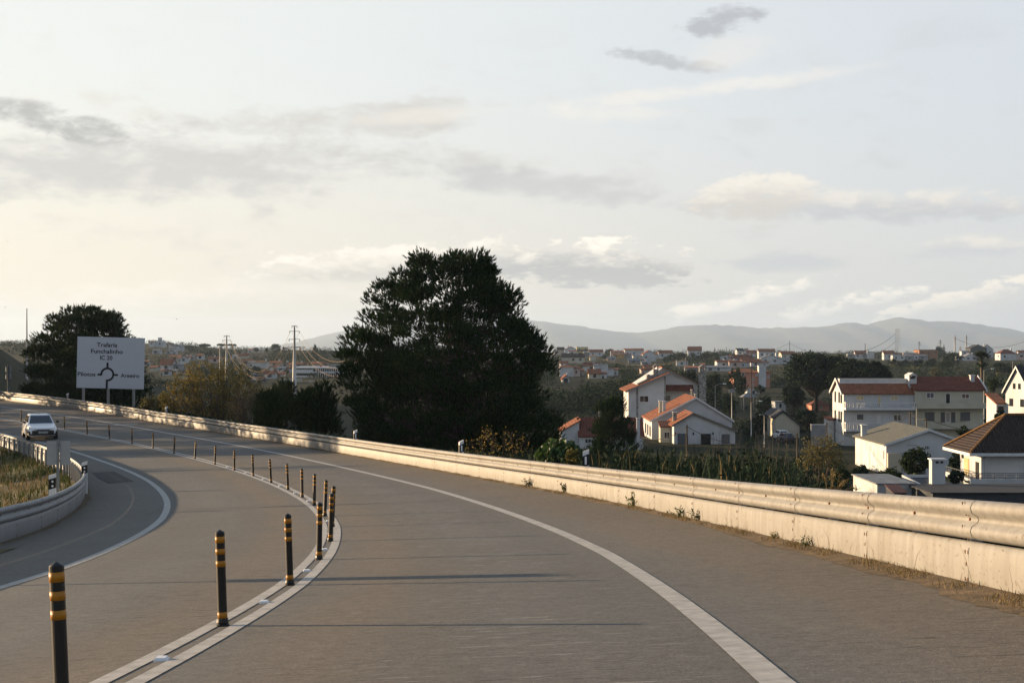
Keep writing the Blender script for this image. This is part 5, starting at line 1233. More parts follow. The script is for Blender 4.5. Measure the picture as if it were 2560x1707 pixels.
twiggy('autumn_tree', 'wide autumn tree with sparse yellow and orange leaves right of the road sign', 93.0, 545, [(398, 1010), (415, 960), (440, 925), (480, 903), (530, 888), (580, 890), (620, 905), (650, 935), (668, 975)], 21, stems=110, leaves=9500, ls=.15, frac=.2)
twiggy('shrub', 'nearly bare brown shrub at the right foot of the autumn tree', 88.0, 620, [(575, 1010), (590, 968), (620, 955), (650, 965), (672, 1005)], 22, stems=60, leaves=1500, ls=.10, m=mat('brown_leaves', (.10, .07, .03), .9, col2=(.05, .04, .02), island=True))
twiggy('shrub', 'low yellow-green shrub at the left foot of the autumn tree beside the sign legs', 95.0, 385, [(345, 1015), (365, 990), (400, 975), (425, 990), (440, 1015)], 23, stems=40, leaves=2600, ls=.14, m=LEAFY)
twiggy('small_tree', 'small yellow-green tree with several bare stems beside the low mossy roofed house', 125.0, 2050, [(1995, 1120), (2010, 1085), (2040, 1072), (2075, 1075), (2098, 1090), (2110, 1125)], 24, stems=36, leaves=2600, ls=.17, m=LEAFY, frac=.55)
twiggy('bare_tree', 'leafless tree in front of the arched pale shed', 120.0, 1925, [(1880, 1080), (1900, 1040), (1930, 1025), (1965, 1035), (1985, 1075)], 25, stems=14, leaves=0, bark=mat('bare_twigs', (.07, .06, .05), 1))
twiggy('bare_tree', 'leafless twiggy tree in front of the small white gable with dark doors', 125.0, 1815, [(1775, 1085), (1795, 1055), (1825, 1040), (1850, 1060), (1868, 1095)], 26, stems=12, leaves=0, bark=MATS['bare_twigs'])
twiggy('shrub', 'dark shrub with scattered orange leaves under the right side of the big pine', 50.0, 1240, [(1150, 1140), (1180, 1085), (1240, 1055), (1300, 1062), (1330, 1120)], 27, stems=34, leaves=420, ls=.09, m=LEAFO, bark=BARK)

def leafy(name, label, cat, x, y, gz, H, Wd_, m, seed, n=40, per=60, ls=.3, trunk_h=.25, flat=1.0, bark=None, group=None, depthf=1.0, tr=None, shape='round', crf=.17):
    """broadleaf crown: leaf clumps spread through an uneven dome on a limbed trunk"""
    rng = np.random.default_rng(seed); root = empty(name, (x, y, gz), 0, label, cat, group)
    hc = H * trunk_h; rz = (H - hc) / 2; cz = hc + rz
    D = rand_dir(rng, n); s = rng.uniform(.35, 1, n) ** .5
    cr = Wd_ * rng.uniform(crf * .7, crf * 1.25, n)
    C = D * s[:, None] * np.array([Wd_ / 2, Wd_ / 2 * depthf, rz]) * .84
    if shape == 'umbrella': C[:, 2] = np.abs(C[:, 2]) * .8 - rz * .25
    if shape == 'cone': k = 1 - (C[:, 2] + rz) / (2 * rz) * .8; C[:, 0] *= k * 1.2; C[:, 1] *= k * 1.2
    C[:, 2] += cz
    nn = n * per; c = np.repeat(C, per, 0) + rand_dir(rng, nn) * np.repeat(cr, per)[:, None] * rng.uniform(.3, 1, (nn, 1)) * np.array([1, 1, .8])
    V, Fc = leaf_faces(c, ls, rng, None, .7); np_mesh('crown', V, Fc, m, root)
    b = MB(); tr = tr or Wd_ * .03; b.tube([(0, 0, -1.0), (0, 0, hc), (0, 0, cz)], [tr, tr * .8, tr * .4], 7)
    for k in range(0, n, 2): limb(b, (0, 0, hc * rng.uniform(.6, 1.1)), C[k], tr * .4, tr * .08, .1, rng, 4, 3)
    b.build('trunk', bark or BARK, root, True); return root
def leafy_px(name, label, cat, px, yt, yb, wpx, d, m, seed, **k):
    p = at(px, yb, d); gz = p.z; return leafy(name, label, cat, p.x, p.y, gz, (yb - yt) / F * d, wpx / F * d, m, seed, **k)
leafy_px('oak_tree', 'huge dark spreading oak left of the white apartment house, arching trunk below', 'tree', 2040, 872, 1024, 185, 292, LEAFD, 41, n=150, per=70, ls=.55, trunk_h=.30, crf=.10, tr=.5)
leafy_px('oak_tree', 'huge dark oak standing right behind the roof of the white apartment house', 'tree', 2150, 893, 1030, 180, 280, LEAFD, 42, n=150, per=70, ls=.55, trunk_h=.25, crf=.10, tr=.5)
leafy_px('oak_tree', 'dark drooping tree at the left foot of the huge spreading oak', 'tree', 1985, 955, 1026, 62, 285, LEAFD, 43, n=50, per=60, ls=.5, trunk_h=.1)
leafy_px('bush', 'big green bush against the gable of the low mossy roofed house', 'bush', 2290, 1118, 1195, 80, 124, LEAFG, 44, n=60, per=70, ls=.22, trunk_h=.02)
leafy_px('bush', 'dark reddish bush at the left foot of the low mossy roofed house', 'bush', 2150, 1157, 1212, 50, 118, LEAFD, 45, n=36, per=60, ls=.2, trunk_h=.05)
leafy_px('bush', 'wide dark bush below the front wall of the low mossy roofed house', 'bush', 2225, 1168, 1215, 72, 116, LEAFG, 46, n=40, per=60, ls=.2, trunk_h=.02)
leafy_px('bush', 'round low green bush left of the broad white chimney', 'bush', 2284, 1184, 1215, 40, 112, LEAFB, 47, n=26, per=60, ls=.18, trunk_h=.02)
leafy_px('bush', 'pale green bush at the corner under the yellow-green tree', 'bush', 2103, 1168, 1215, 45, 115, LEAFG, 48, n=30, per=60, ls=.18, trunk_h=.02)
leafy_px('bush', 'dark bush between the mossy roof and the brown hip roof', 'bush', 2395, 1125, 1200, 46, 130, LEAFD, 49, n=36, per=60, ls=.22, trunk_h=.05)
leafy_px('bush', 'dark green bush under the left end of the railed terrace', 'bush', 2392, 1172, 1216, 44, 108, LEAFD, 54, n=30, per=60, ls=.2, trunk_h=.02)
leafy_px('tree', 'slender light green tree right behind the mossy gable roof', 'tree', 2408, 1062, 1110, 34, 160, LEAFG, 50, n=22, per=40, ls=.25, trunk_h=.2)
leafy_px('bush', 'dark bush on the lean-to roof beside the steep white gable', 'bush', 2503, 1022, 1062, 36, 165, LEAFD, 51, n=26, per=50, ls=.25, trunk_h=.05)
leafy_px('bush', 'bright leafy bush beside the nearest marker post behind the guard rail', 'bush', 1395, 1092, 1180, 130, 38, LEAFB, 52, n=70, per=40, ls=.14, trunk_h=.0, crf=.13)
leafy_px('bush', 'yellow leaved bush end just left of the nearest marker post', 'bush', 1432, 1118, 1180, 52, 36.5, LEAFY, 53, n=24, per=26, ls=.11, trunk_h=.0)

# trees on and below the hillsides: a few kinds, copied
def proto(name, m, seed, **k):
    return leafy(name, '-', 'tree', 0, 0, 0, 6.0, 6.0, m, seed, **k)
PROT = {'u': proto('umbrella_pine', LEAFD, 61, n=46, per=34, ls=.55, trunk_h=.45, shape='umbrella', crf=.14),
        'r': proto('round_tree', LEAFD, 62, n=44, per=34, ls=.5, trunk_h=.08),
        'g': proto('green_tree', LEAFG, 63, n=44, per=34, ls=.5, trunk_h=.10),
        'c': proto('conical_tree', LEAFD, 64, n=40, per=34, ls=.45, trunk_h=.05, shape='cone'),
        'y': proto('yellowish_tree', mat('dull_olive_leaves', (.075, .072, .026), .8, col2=(.035, .038, .016), island=True), 65, n=40, per=34, ls=.5, trunk_h=.05)}
used = set()
TREES = [
 # label, px, ytop, ybase, width, depth, kind
 ('umbrella pine on the left skyline right of the tall white block', 424, 855, 868, 24, 900, 'u'),
 ('dark skyline tree between the long white house and the leaning pine', 459, 864, 878, 22, 890, 'r'),
 ('leaning flat pine on the left skyline left of the lone umbrella pine', 474, 862, 876, 20, 900, 'u'),
 ('lone umbrella pine standing clear on the left skyline', 511, 857, 878, 32, 890, 'u'),
 ('left one of two umbrella pines by the shorter steel pylon', 554, 856.5, 876, 25, 890, 'u'),
 ('right one of two umbrella pines by the shorter steel pylon', 580, 857, 876, 25, 885, 'u'),
 ('small dark tree on the flat beige ridge building', 641, 868, 881, 14, 900, 'r'),
 ('small round tree right of the flat beige ridge building', 667, 869, 882, 9, 900, 'r'),
 ('large bushy skyline tree left of the tall steel pylon', 690, 858, 884, 30, 880, 'g'),
 ('small conical tree between the bushy skyline tree and the tall pylon', 709, 866, 882, 12, 880, 'c'),
 ('lollipop tree on the ridge right of the tall steel pylon', 788, 861, 900, 14, 800, 'r'),
 ('low ridge tree right of the lollipop tree', 806, 875, 888, 24, 880, 'r'),
 ('low ridge tree at the left edge of the big pine', 831, 877, 888, 22, 880, 'r'),
 ('round dark bush below the white chimneyed house', 640, 915, 936, 32, 520, 'r'),
 ('dark round tree below the pylon near the school', 715, 923, 938, 15, 500, 'r'),
 ('dark green tree before the black A-frame house', 612, 925, 958, 40, 430, 'r'),
 ('dark blue-green tree below the brown field by the candelabra pine', 748, 982, 1030, 34, 150, 'r'),
 ('hazy round tree group right of the long red roofed hilltop house', 1524, 872, 891, 28, 1040, 'r'),
 ('lower hazy tree just left of the long ochre building', 1543, 876, 891, 18, 1040, 'r'),
 ('small tree touching the broad white hilltop house', 1556, 875, 892, 9, 1030, 'c'),
 ('olive bush before the long ochre building', 1540, 884, 897, 22, 930, 'y'),
 ('dark tree right of the cream sunlit hut', 1512, 888, 904, 30, 880, 'r'),
 ('tree at the left end of the green hilltop row', 1682, 884, 906, 24, 820, 'g'),
 ('second tree of the green hilltop row, left of the big red roof', 1700, 879, 908, 30, 830, 'g'),
 ('round tree in front of the house with the big red roof', 1732, 882, 912, 36, 820, 'r'),
 ('tallest tree of the green hilltop row, right of the big red roof', 1764, 877, 913, 36, 820, 'g'),
 ('tree at the right end of the green hilltop row', 1787, 878, 913, 32, 815, 'g'),
 ('small dark tree behind the white flat roofed hilltop house', 1812, 881, 896, 24, 960, 'r'),
 ('dark tree left of the white flat roofed shelter', 1668, 890, 910, 26, 760, 'r'),
 ('round tree before the tall cream hilltop house', 1982, 887, 906, 22, 800, 'r'),
 ('second round tree beside the tall cream hilltop house', 1998, 890, 906, 18, 800, 'r'),
 ('olive bush below the tall cream hilltop house', 1985, 899, 915, 34, 720, 'y'),
 ('umbrella pine behind the brown tile clad block', 2350, 866, 898, 34, 1000, 'r'),
 ('first dark tree of the hedge below the lattice mast', 2236, 897, 924, 34, 620, 'r'),
 ('second dark tree of the hedge below the long white building', 2264, 899, 924, 32, 620, 'r'),
 ('third dark tree of the hedge, under the low white house', 2296, 898, 924, 34, 620, 'r'),
 ('fourth dark tree of the hedge, under the brown clad block', 2330, 896, 922, 38, 620, 'r'),
 ('large dark bush right of the brown clad block', 2382, 882, 915, 52, 640, 'r'),
 ('medium bush sloping down left of the palm', 2362, 900, 930, 44, 560, 'g'),
 ('ochre reed clump on the slope left of the palm', 2340, 918, 942, 40, 430, 'y'),
 ('dark bush on the slope right of the palm', 2505, 906, 938, 60, 480, 'r'),
 ('dark bush at the frame edge right of the palm', 2548, 910, 938, 44, 480, 'r'),
 ('round green tree behind the roof end of the cream apartment house', 2484, 944, 985, 36, 230, 'g'),
 ('dark pine beside the stone chimney of the large two gabled house', 1786, 932, 1012, 44, 330, 'r'),
 ('tall dark tree in front of the left end of the pink building', 1832, 925, 990, 40, 370, 'r'),
 ('dark round tree before the middle of the pink building', 1853, 940, 1000, 38, 350, 'r'),
 ('dark tree behind the roof ridge of the large two gabled house', 1720, 926, 985, 60, 330, 'r'),
 ('short palm-like tree at the left corner of the pink building', 1846, 914, 980, 16, 380, 'g'),
 ('dark tree left of the open pavilion', 1822, 985, 1040, 40, 270, 'r'),
 ('dark tree right of the open pavilion', 1912, 990, 1045, 46, 270, 'r'),
 ('dark bush below the white tower of the pink building', 1900, 962, 985, 30, 340, 'r'),
 ('dark hedge tree left of the arched pale shed', 1900, 1030, 1092, 50, 220, 'r'),
 ('dark tree behind the arched pale shed', 2015, 1022, 1075, 70, 230, 'r'),
 ('reddish hedge tree left of the annex of the apartment house', 2060, 1030, 1080, 40, 225, 'y'),
]
for lab, px, yt, yb, wpx, d, k in TREES:
    o = PROT[k]
    if k in used: o = copy_tree(o)
    used.add(k); p = at(px, yb, d); o.location = p; H_ = (yb - yt) / F * d; w_ = wpx / F * d
    o.scale = (w_ / 6, w_ / 6, H_ / 6); o.rotation_euler = (0, 0, (px * 1.7) % 6.28); o['label'] = lab
    o['group'] = 'trees on the far hillsides'
# fan palm
def palm(label, px, ytop, yb, d, wpx):
    rng = np.random.default_rng(71); p = at(px, yb, d); H_ = (yb - ytop) / F * d; R_ = wpx / 2 / F * d
    root = empty('palm_tree', tuple(p), 0, label, 'palm'); hc = H_ - R_ * .95
    MB().tube([(0, 0, -1), (0.05, 0, hc * .5), (0, 0, hc)], [.28, .24, .3], 8).build('trunk', BARKL, root, True)
    Vs = []; Fs = []; off = 0
    for k in range(150):
        dead = k > 115; az = rng.uniform(0, 2 * pi); el = rng.uniform(-.1, 1.4) if not dead else rng.uniform(-1.3, -.5); L = R_ * rng.uniform(.75, 1.0) * (.8 if dead else 1)
        o = np.array([cos(az) * cos(el), sin(az) * cos(el), sin(el)]); c = np.array([0, 0, hc]) + o * L * .6; q = unit(np.cross(o, UP)[None])[0]
        for a in np.linspace(-1.1, 1.1, 11):
            dv = o * cos(a) + q * sin(a); e = c + dv * L * .42 - UP * L * .10 * abs(a); s = np.cross(dv, UP) * .11
            Vs += [c - s, c + s, e]; Fs.append([off, off + 1, off + 2]); off += 3
        s = q * .02; Vs += [np.array([0, 0, hc]) - s, np.array([0, 0, hc]) + s, c]; Fs.append([off, off + 1, off + 2]); off += 3
    np_mesh('crown', np.array(Vs), np.array(Fs), PALML, root)
palm('fan palm with a ragged crown rising behind the cream apartment house', 2454, 871, 1000, 232, 60)

def mass(name, label, spots, m, seed, per=50, ls=.5):
    rng = np.random.default_rng(seed); C = np.array([s[:3] for s in spots]); R = np.array([s[3] for s in spots]); n = len(C)
    c = np.repeat(C, per, 0) + rand_dir(rng, n * per) * np.repeat(R, per)[:, None] * rng.uniform(.3, 1, (n * per, 1)) * np.array([1, 1, .85])
    s = np.repeat(np.clip(R * .28, ls * .5, ls * 1.6), per); V, Fc = leaf_faces(c, s, rng, None, .7); o = np_mesh(name, V, Fc, m)
    return tag(o, label, 'woods', kind='stuff')
# trees beyond the left frame edge whose long shadows lie across the far carriageway
rng = np.random.default_rng(80); sp_ = []
for k in range(95):
    c_ = 45 if k < 3 else rng.uniform(52, 104); a_ = max(68, .93 * c_ + 9) + rng.uniform(0, 9); x = .39 * c_ - .92 * a_ + rng.normal(0, .5 if k < 3 else 2); y = .92 * c_ + .39 * a_
    g = float(inner_z(x, y)); H_ = rng.uniform(7.5, 10.5) * (.85 if k < 3 else 1) * (.6 if c_ > 82 else 1); z = g + .6
    while z < g + H_: R = rng.uniform(.8, 1.5); sp_.append((x + rng.normal(0, .5), y + rng.normal(0, .5), z, R)); z += R * .7
shade_spots = sp_
rng = np.random.default_rng(81); sp_ = []
for k in range(420):     # dark wood in the valley behind the big pine and the two gabled house
    px = rng.uniform(1285, 1830); d = rng.uniform(285, 400); x = (px - CX) / F * d; g = float(ground(x, d)); yt = np.interp(px, [1285, 1340, 1420, 1470, 1560, 1640, 1720, 1830], [965, 955, 952, 940, 928, 930, 945, 968]) + rng.uniform(0, 26)
    zt = (CY - yt) / F * d; R = rng.uniform(1.0, 2.2)
    z = g + 1
    while z < zt - R: sp_.append((x + rng.normal(0, .6), d + rng.normal(0, .6), z, R)); z += R * 1.1
mass('roadside_woods', 'thicket of trees inside the bend beyond the left frame edge', shade_spots, LEAFD, 86, 46, .5)
mass('valley_woods', 'dark wood filling the valley behind the nearer houses', sp_, LEAFD, 82, 40, .6)
rects = []
for o in COL.objects:
    if o.get('category') in ('house', 'building', 'shed', 'hut', 'wall', 'outbuilding', 'pavilion') and o.location.y > 300:
        cs = [o.matrix_basis @ v.co for ch in o.children if ch.type == 'MESH' for v in ch.data.vertices]
        q = [(CX + F * v.x / v.y, CY - F * v.z / v.y) for v in cs]; base_y = CY - F * o.location.z / o.location.y
        rects.append((min(a for a, _ in q) - 2, max(a for a, _ in q) + 2, min(b_ for _, b_ in q), base_y, o.location.y))
sp_ = {0: [], 1: [], 2: []}
for k in range(9000):
    left = rng.random() < .36
    px = rng.uniform(-60, 900) if left else rng.uniform(1285, 2640)
    d = 1 / rng.uniform(1 / 1090, 1 / 400); x = (px - CX) / F * d; g = float(ground(x, d)); R = rng.uniform(.9, 2.3) * (1.3 if d > 700 else 1)
    if left and 640 < px < 860 and d < 470: continue
    if left and px < 60 and d < 700: continue
    if 1900 < px < 2010 and 450 < d < 800 and rng.random() < .8: continue      # the mown field on the slope
    if d < 640 and 2200 < px < 2600 and rng.random() < .5: continue
    y1 = CY - F * (g + R * 1.7) / d; y0 = CY - F * g / d; rp_ = R / d * F
    if any(a - rp_ < px < b_ + rp_ and y1 < yb - .5 and y0 > yt and d < dd + 6 for a, b_, yt, yb, dd in rects): continue
    t = 2 if rng.random() < .10 else (1 if rng.random() < .18 else 0)
    sp_[t].append((x, d, g + R * .5, R))
    if rng.random() < .5: sp_[t].append((x + R * .7, d + R * .5, g + R * .8, R * .8))
near_rects = []
for o in COL.objects:
    if o.get('category') in ('house', 'building', 'shed', 'hut', 'wall', 'outbuilding', 'pavilion', 'porch', 'car') and 80 < o.location.y < 320:
        cs = [o.matrix_basis @ v.co for ch in o.children if ch.type == 'MESH' for v in ch.data.vertices]
        q = [(CX + F * v.x / v.y, CY - F * v.z / v.y) for v in cs]; near_rects.append((min(a for a, _ in q), max(a for a, _ in q), min(b_ for _, b_ in q), max(v.y for v in cs), min(v.y for v in cs), max(b_ for _, b_ in q)))
near_sp = []
for k in range(5200):
    px = rng.uniform(1285, 2620); d = 1 / rng.uniform(1 / 330, 1 / 112); x = (px - CX) / F * d; g = float(ground(x, d)); R = rng.uniform(.5, 1.3) * (1 + (rng.random() < .12))
    rp_ = R / d * F; y1 = CY - F * (g + R * 1.9) / d
    if any(a - rp_ < px < c + rp_ and (d < dmn + 1 and y1 < yb_ - 14 or dmn - 2 < d < dmx + 1) and (CY - F * g / d) > yt for a, c, yt, dmx, dmn, yb_ in near_rects): continue
    near_sp.append((x, d, g + R * .6, R))
mass('valley_scrub', 'dark bushes and undergrowth between the nearer houses', near_sp, LEAFD, 87, 60, .3)
mass('hillside_scrub', 'dark scrub and trees between the hillside houses', sp_[0], LEAFD, 83, 26, .5)
mass('green_scrub', 'greener scrub between the hillside houses', sp_[1], LEAFG, 84, 26, .5)
mass('dry_scrub', 'dull olive scrub between the hillside houses', sp_[2], MATS['dull_olive_leaves'], 85, 26, .5)

# reeds and brambles on the bank beyond the guard rail
lim = np.array([(-200, 985), (60, 985), (200, 1000), (330, 1012), (420, 1024), (640, 1056), (720, 1064), (815, 1078), (900, 1100), (1000, 1112), (1290, 1125), (1330, 1112), (1400, 1106), (1480, 1106), (1560, 1105), (1640, 1101), (1760, 1098), (1850, 1097), (1930, 1106), (1990, 1160), (2050, 1196), (2150, 1220), (2300, 1236), (2560, 1258), (3000, 1300)])
n = 90000; t = rng.uniform(-.02, .95, n) ; r = r_out(t) + .9 + rng.uniform(0, 1, n) ** 1.3 * 24
P = pol(t, r); x, y = P[:, 0], P[:, 1]; g = ground(x, y); px = CX + F * x / y
zt = (CY - np.interp(px, lim[:, 0], lim[:, 1])) / F * y; clumpy = .55 + .45 * np.sin(x * .9 + 1.7 * np.sin(y * .5)) * np.sin(y * .7 + np.sin(x * .6))
h = np.minimum(zt - g, np.where(px < 900, 1.6, 4.6)) * rng.uniform(.55, 1.0, n) * np.clip(.75 + .35 * clumpy, .5, 1)
ok = (h > .25) & (y > 5) & (px > -150) & (px < 3000); x, y, g, h = x[ok], y[ok], g[ok], h[ok]; n = len(x)
up0 = rng.uniform(0, .55, n) * (h > 1.2); p = np.stack([x, y, g + h * up0], -1)
V, Fc = blades(p, h * (1 - up0) * 1.0, rng.uniform(.018, .038, n) * np.clip(y / 30, .7, 2), rng, .35, .7)
tag(np_mesh('reeds', V, Fc, REED), 'dark green reeds and undergrowth on the bank beyond the guard rail', 'undergrowth', kind='stuff')
i = rng.integers(0, n, 60000); c = np.stack([x[i] + rng.normal(0, .2, 60000), y[i] + rng.normal(0, .2, 60000), g[i] + h[i] * rng.uniform(.2, .95, 60000)], -1)
V, Fc = leaf_faces(c, np.clip(c[:, 1] * .0042, .08, .3), rng); tag(np_mesh('brambles', V, Fc, LEAFD), 'dark bramble leaves among the reeds beyond the guard rail', 'undergrowth', kind='stuff')
i = rng.integers(0, n, 1500); p = np.stack([x[i], y[i], g[i] + h[i] * .6], -1); V, Fc = blades(p, h[i] * .42, .022, rng, .2, .3)
tag(np_mesh('dry_reeds', V, Fc, STRAW), 'pale dry seed heads standing among the reeds', 'undergrowth', kind='stuff')

# grass inside the bend
n = 48000; t = rng.uniform(.08, .95, n); r = r_inn(t) - .35 - rng.uniform(0, 1, n) ** 1.5 * 32; P = pol(t, r); P[:, 2] = inner_z(P[:, 0], P[:, 1]) - .02
pat = np.sin(P[:, 0] * .8 + 1) * np.sin(P[:, 1] * .45) + rng.normal(0, .35, n); near = (r > r_inn(t) - 2.6)
dry = (pat + .9 * near) > 1.3; hh = rng.uniform(.08, .30, n) * (1 + .5 * near)
for nm, sel, m, lab in (('dry_grass', dry, STRAW, 'dry golden grass inside the bend along the grey guard rail'), ('grass', ~dry, GRASSG, 'green grass inside the bend')):
    V, Fc = blades(P[sel], hh[sel], .035, rng, .5, .5); tag(np_mesh(nm, V, Fc, m), lab, 'grass', kind='stuff')

# weeds at the foot of the outer rail
n = 30000; t = rng.uniform(.0, 1, n) ** 1.6 * .5 - .01; cl = np.sin(t * 700) + np.sin(t * 263 + 1) + rng.normal(0, .7, n); ok = cl > -.1; t = t[ok]; n = len(t)
r = r_out(t) - rng.uniform(.0, 1, n) ** 2 * np.interp(t, [0, .05, .1, .3], [.34, .26, .18, .12]); P = pol(t, r, .0); P[:, 2] += .005
tall = rng.random(n) < .015
V, Fc = blades(P, np.where(tall, rng.uniform(.15, .40, n), rng.uniform(.015, .075, n)), np.where(tall, .0035, .006), rng, .8, .9)
tag(np_mesh('dry_grass', V, Fc, STRAW), 'thin dry grass stems along the foot of the outer guard rail', 'grass', kind='stuff')
def weed(label, px, py, h, seed, m, n=70):
    rng = np.random.default_rng(seed); tt, rr = unp(px, py); p = P3(tt, min(rr, float(r_out(tt)) - .06)); root = empty('weed', tuple(p), 0, label, 'weed', 'weeds at the foot of the outer guard rail')
    b = MB(); pts = []
    for k in range(9):
        e = np.array([rng.normal(0, .4) * h, rng.normal(0, .4) * h, h * rng.uniform(.5, 1)]); b.tube([(0, 0, -.01), e * np.array([.35, .35, .55]), e], [.005, .004, .002], 4); pts.append(e)
    b.build('stem', mat('weed_stem', (.09, .08, .03), .9), root); pts = np.array(pts)
    c = pts[rng.integers(0, 9, n)] * rng.uniform(.35, 1.05, (n, 1)) + rng.normal(0, .02, (n, 3)); c[:, 2] = np.maximum(c[:, 2], .015); V, Fc = leaf_faces(c, h * .26, rng, UP * .6, .45); np_mesh('leaves', V, Fc, m, root)
for k, (lab, px, py, h, m) in enumerate((
    ('tallest leafy weed against the outer rail, alone with a second thin sprig', 1603, 1267, .30, LEAFB), ('small upright weed against the rail below the nearest marker post', 1422, 1234, .24, LEAFG),
    ('low spreading weed right of the tallest weed', 1706, 1295, .20, LEAFB), ('dark bushy weed, right neighbour of the low spreading weed', 1752, 1304, .22, LEAFG), ('weed farthest along the rail near the big pine', 1342, 1217, .26, LEAFG),
    ('small yellow-green weed at the rail foot, second from the right frame edge', 1940, 1350, .12, LEAFY), ('flat green rosette weed nearest the right frame edge', 2018, 1371, .13, LEAFB))):
    weed(lab, px, py, h, 90 + k, m)
root = empty('grass_plume', tuple(at(2098, 1250, 21)), 0, 'arching dry grass plume behind the guard rail before the low white shed', 'grass'); b = MB(); rg = np.random.default_rng(7); seeds = []
for k in range(9):
    s_ = rg.uniform(-.4, 1); pts = [np.array([rg.normal(0, .05) - .1, rg.normal(0, .1), -.3])]
    for q in range(1, 7): f = q / 6; pts.append(pts[0] + np.array([s_ * .42 * f * f, 0, (.75 * f - .30 * abs(s_) * f * f * f) * rg.uniform(.95, 1.03)]))
    b.tube(pts, [.006, .005, .005, .005, .006, .006, .003], 4); seeds += [pts[4], pts[5], pts[5] * .5 + pts[6] * .5, pts[6]]
b.build('stem', STRAW, root); c = np.repeat(np.array(seeds), 9, 0); c = c + rg.normal(0, .018, c.shape); V, Fc = leaf_faces(c, .05, rg, UP * -.8, .3); np_mesh('seed_head', V, Fc, STRAW, root)

# ------------------------------------------------------------------ poles, pylons, wires, birds
def pole(name, label, cat, px, yt, d, r0=.12, r1=.08, m=None, arms=(), lamp=None, yb=None, group=None):
    p = at(px, yt, d); g = float(ground(p.x, d)) if yb is None else (CY - yb) / F * d; root = empty(name, (p.x, d, g), 0, label, cat, group); H_ = p.z - g
    MB().tube([(0, 0, -.5), (0, 0, H_)], [r0, r1], 8).build('pole', STEELP if (m is None or m is STEEL) else m, root, True)
    for zy, w in arms:
        z = (CY - zy) / F * d - g; w_ = w / F * d; b = MB(); b.box(-w_, w_, -.07, .07, z - .07, z + .07)
        for s in (-1, 1): b.lathe([(0, z - .55), (.09, z - .5), (.09, z - .08), (0, z - .07)], 6, c=(s * w_ * .92, 0, 0))
        b.build('cross_arm', STEELD, root)
    if lamp:
        dx = lamp / F * d; z = H_; b = MB(); b.tube([(0, 0, z - .1), (dx * .3, 0, z + abs(dx) * .10), (dx * .8, 0, z + abs(dx) * .16)], .045, 5); b.build('lamp_arm', STEEL, root)
        MB().hexa([(dx * .75, -.12, z + abs(dx) * .10), (dx * 1.05, -.10, z + abs(dx) * .12), (dx * 1.05, .10, z + abs(dx) * .12), (dx * .75, .12, z + abs(dx) * .10), (dx * .75, -.10, z + abs(dx) * .19), (dx * 1.05, -.06, z + abs(dx) * .19), (dx * 1.05, .06, z + abs(dx) * .19), (dx * .75, .10, z + abs(dx) * .19)]).build('lamp_head', WHITEP, root)
    return root
pole('pylon', 'tall pale steel pylon with four cross arms left of the big pine', 'pylon', 736, 814, 340, .62, .16, STEEL, [(815, 7), (828, 13), (848, 14), (868, 14)])
pole('pylon', 'shorter pale steel pylon behind the autumn tree', 'pylon', 566.5, 838.5, 420, .55, .16, STEEL, [(839.5, 7), (850.5, 11)])
pole('utility_pole', 'short white topped pole left of the shorter steel pylon', 'pole', 551, 867, 430, .4, .3, STEEL)
pole('utility_pole', 'slim ridge pole with one long arm right of the tall pylon', 'pole', 750, 866, 700, .3, .25, WOOD, [(867, 14)], yb=884)
pole('mast', 'thin pale mast on the far left hill', 'mast', 67, 771, 270, .22, .08, CONC)
pole('mast', 'thin mast poking up behind the broad pine at the sign', 'mast', 190.5, 760, 260, .18, .07, STEEL)
pole('utility_pole', 'grey pole with two insulator arms at the left frame edge', 'pole', 21, 912, 135, .14, .11, STEELD, [(916, 5), (934, 5)])
pole('utility_pole', 'slim utility pole with a small head among the far village houses', 'pole', 1717, 893, 480, .16, .12, WOOD, [(894.5, 3)])
pole('utility_pole', 'dark slim pole in front of the pink building', 'pole', 1878, 921, 300, .13, .09, WOOD)
for k, (lab, px, yt, d, l) in enumerate((('street lamp behind the stone chimney tower, arm to the right', 1788, 963, 230, 26), ('street lamp holding a small panel left of the pavilion', 1829.5, 972, 250, 10), ('street lamp left of the arched pale shed, arm to the right', 1878, 1006, 200, 26), ('slender street lamp right beside the arched pale shed', 1911, 1038, 190, -12), ('street lamp behind the palm, arm to the right', 2460, 925, 225, 24), ('street lamp in front of the cream apartment house', 2292, 1018, 180, -8), ('slender street lamp on the slope near the right frame edge', 2532, 902, 400, 3))):
    pole('street_lamp', lab, 'street lamp', px, yt, d, .09, .06, STEEL, lamp=l, group='street lamps in the village')
b = MB(); p = at(1829.5, 972, 250); b.box(p.x - .55, p.x + .55, 249.7, 249.8, p.z - .62, p.z - .05); tag(b.build('lamp_panel', STEELD), 'small grey panel hung on the street lamp left of the pavilion', 'panel')
for lab, px, yt, d in (('dark wooden pole in front of the seam between the two apartment houses', 2275.6, 1029, 170), ('dark wooden pole in front of the cream apartment house', 2316, 1044, 165), ('wooden pole with a lamp before the small gable with dark doors', 1717, 1062, 150), ('wooden pole in front of the parked cars', 1993, 1084, 160), ('pole at the left corner of the annex by the apartment house', 2067, 1056, 175)):
    pole('utility_pole', lab, 'pole', px, yt, d, .10, .08, WOOD, group='wooden poles in the village')
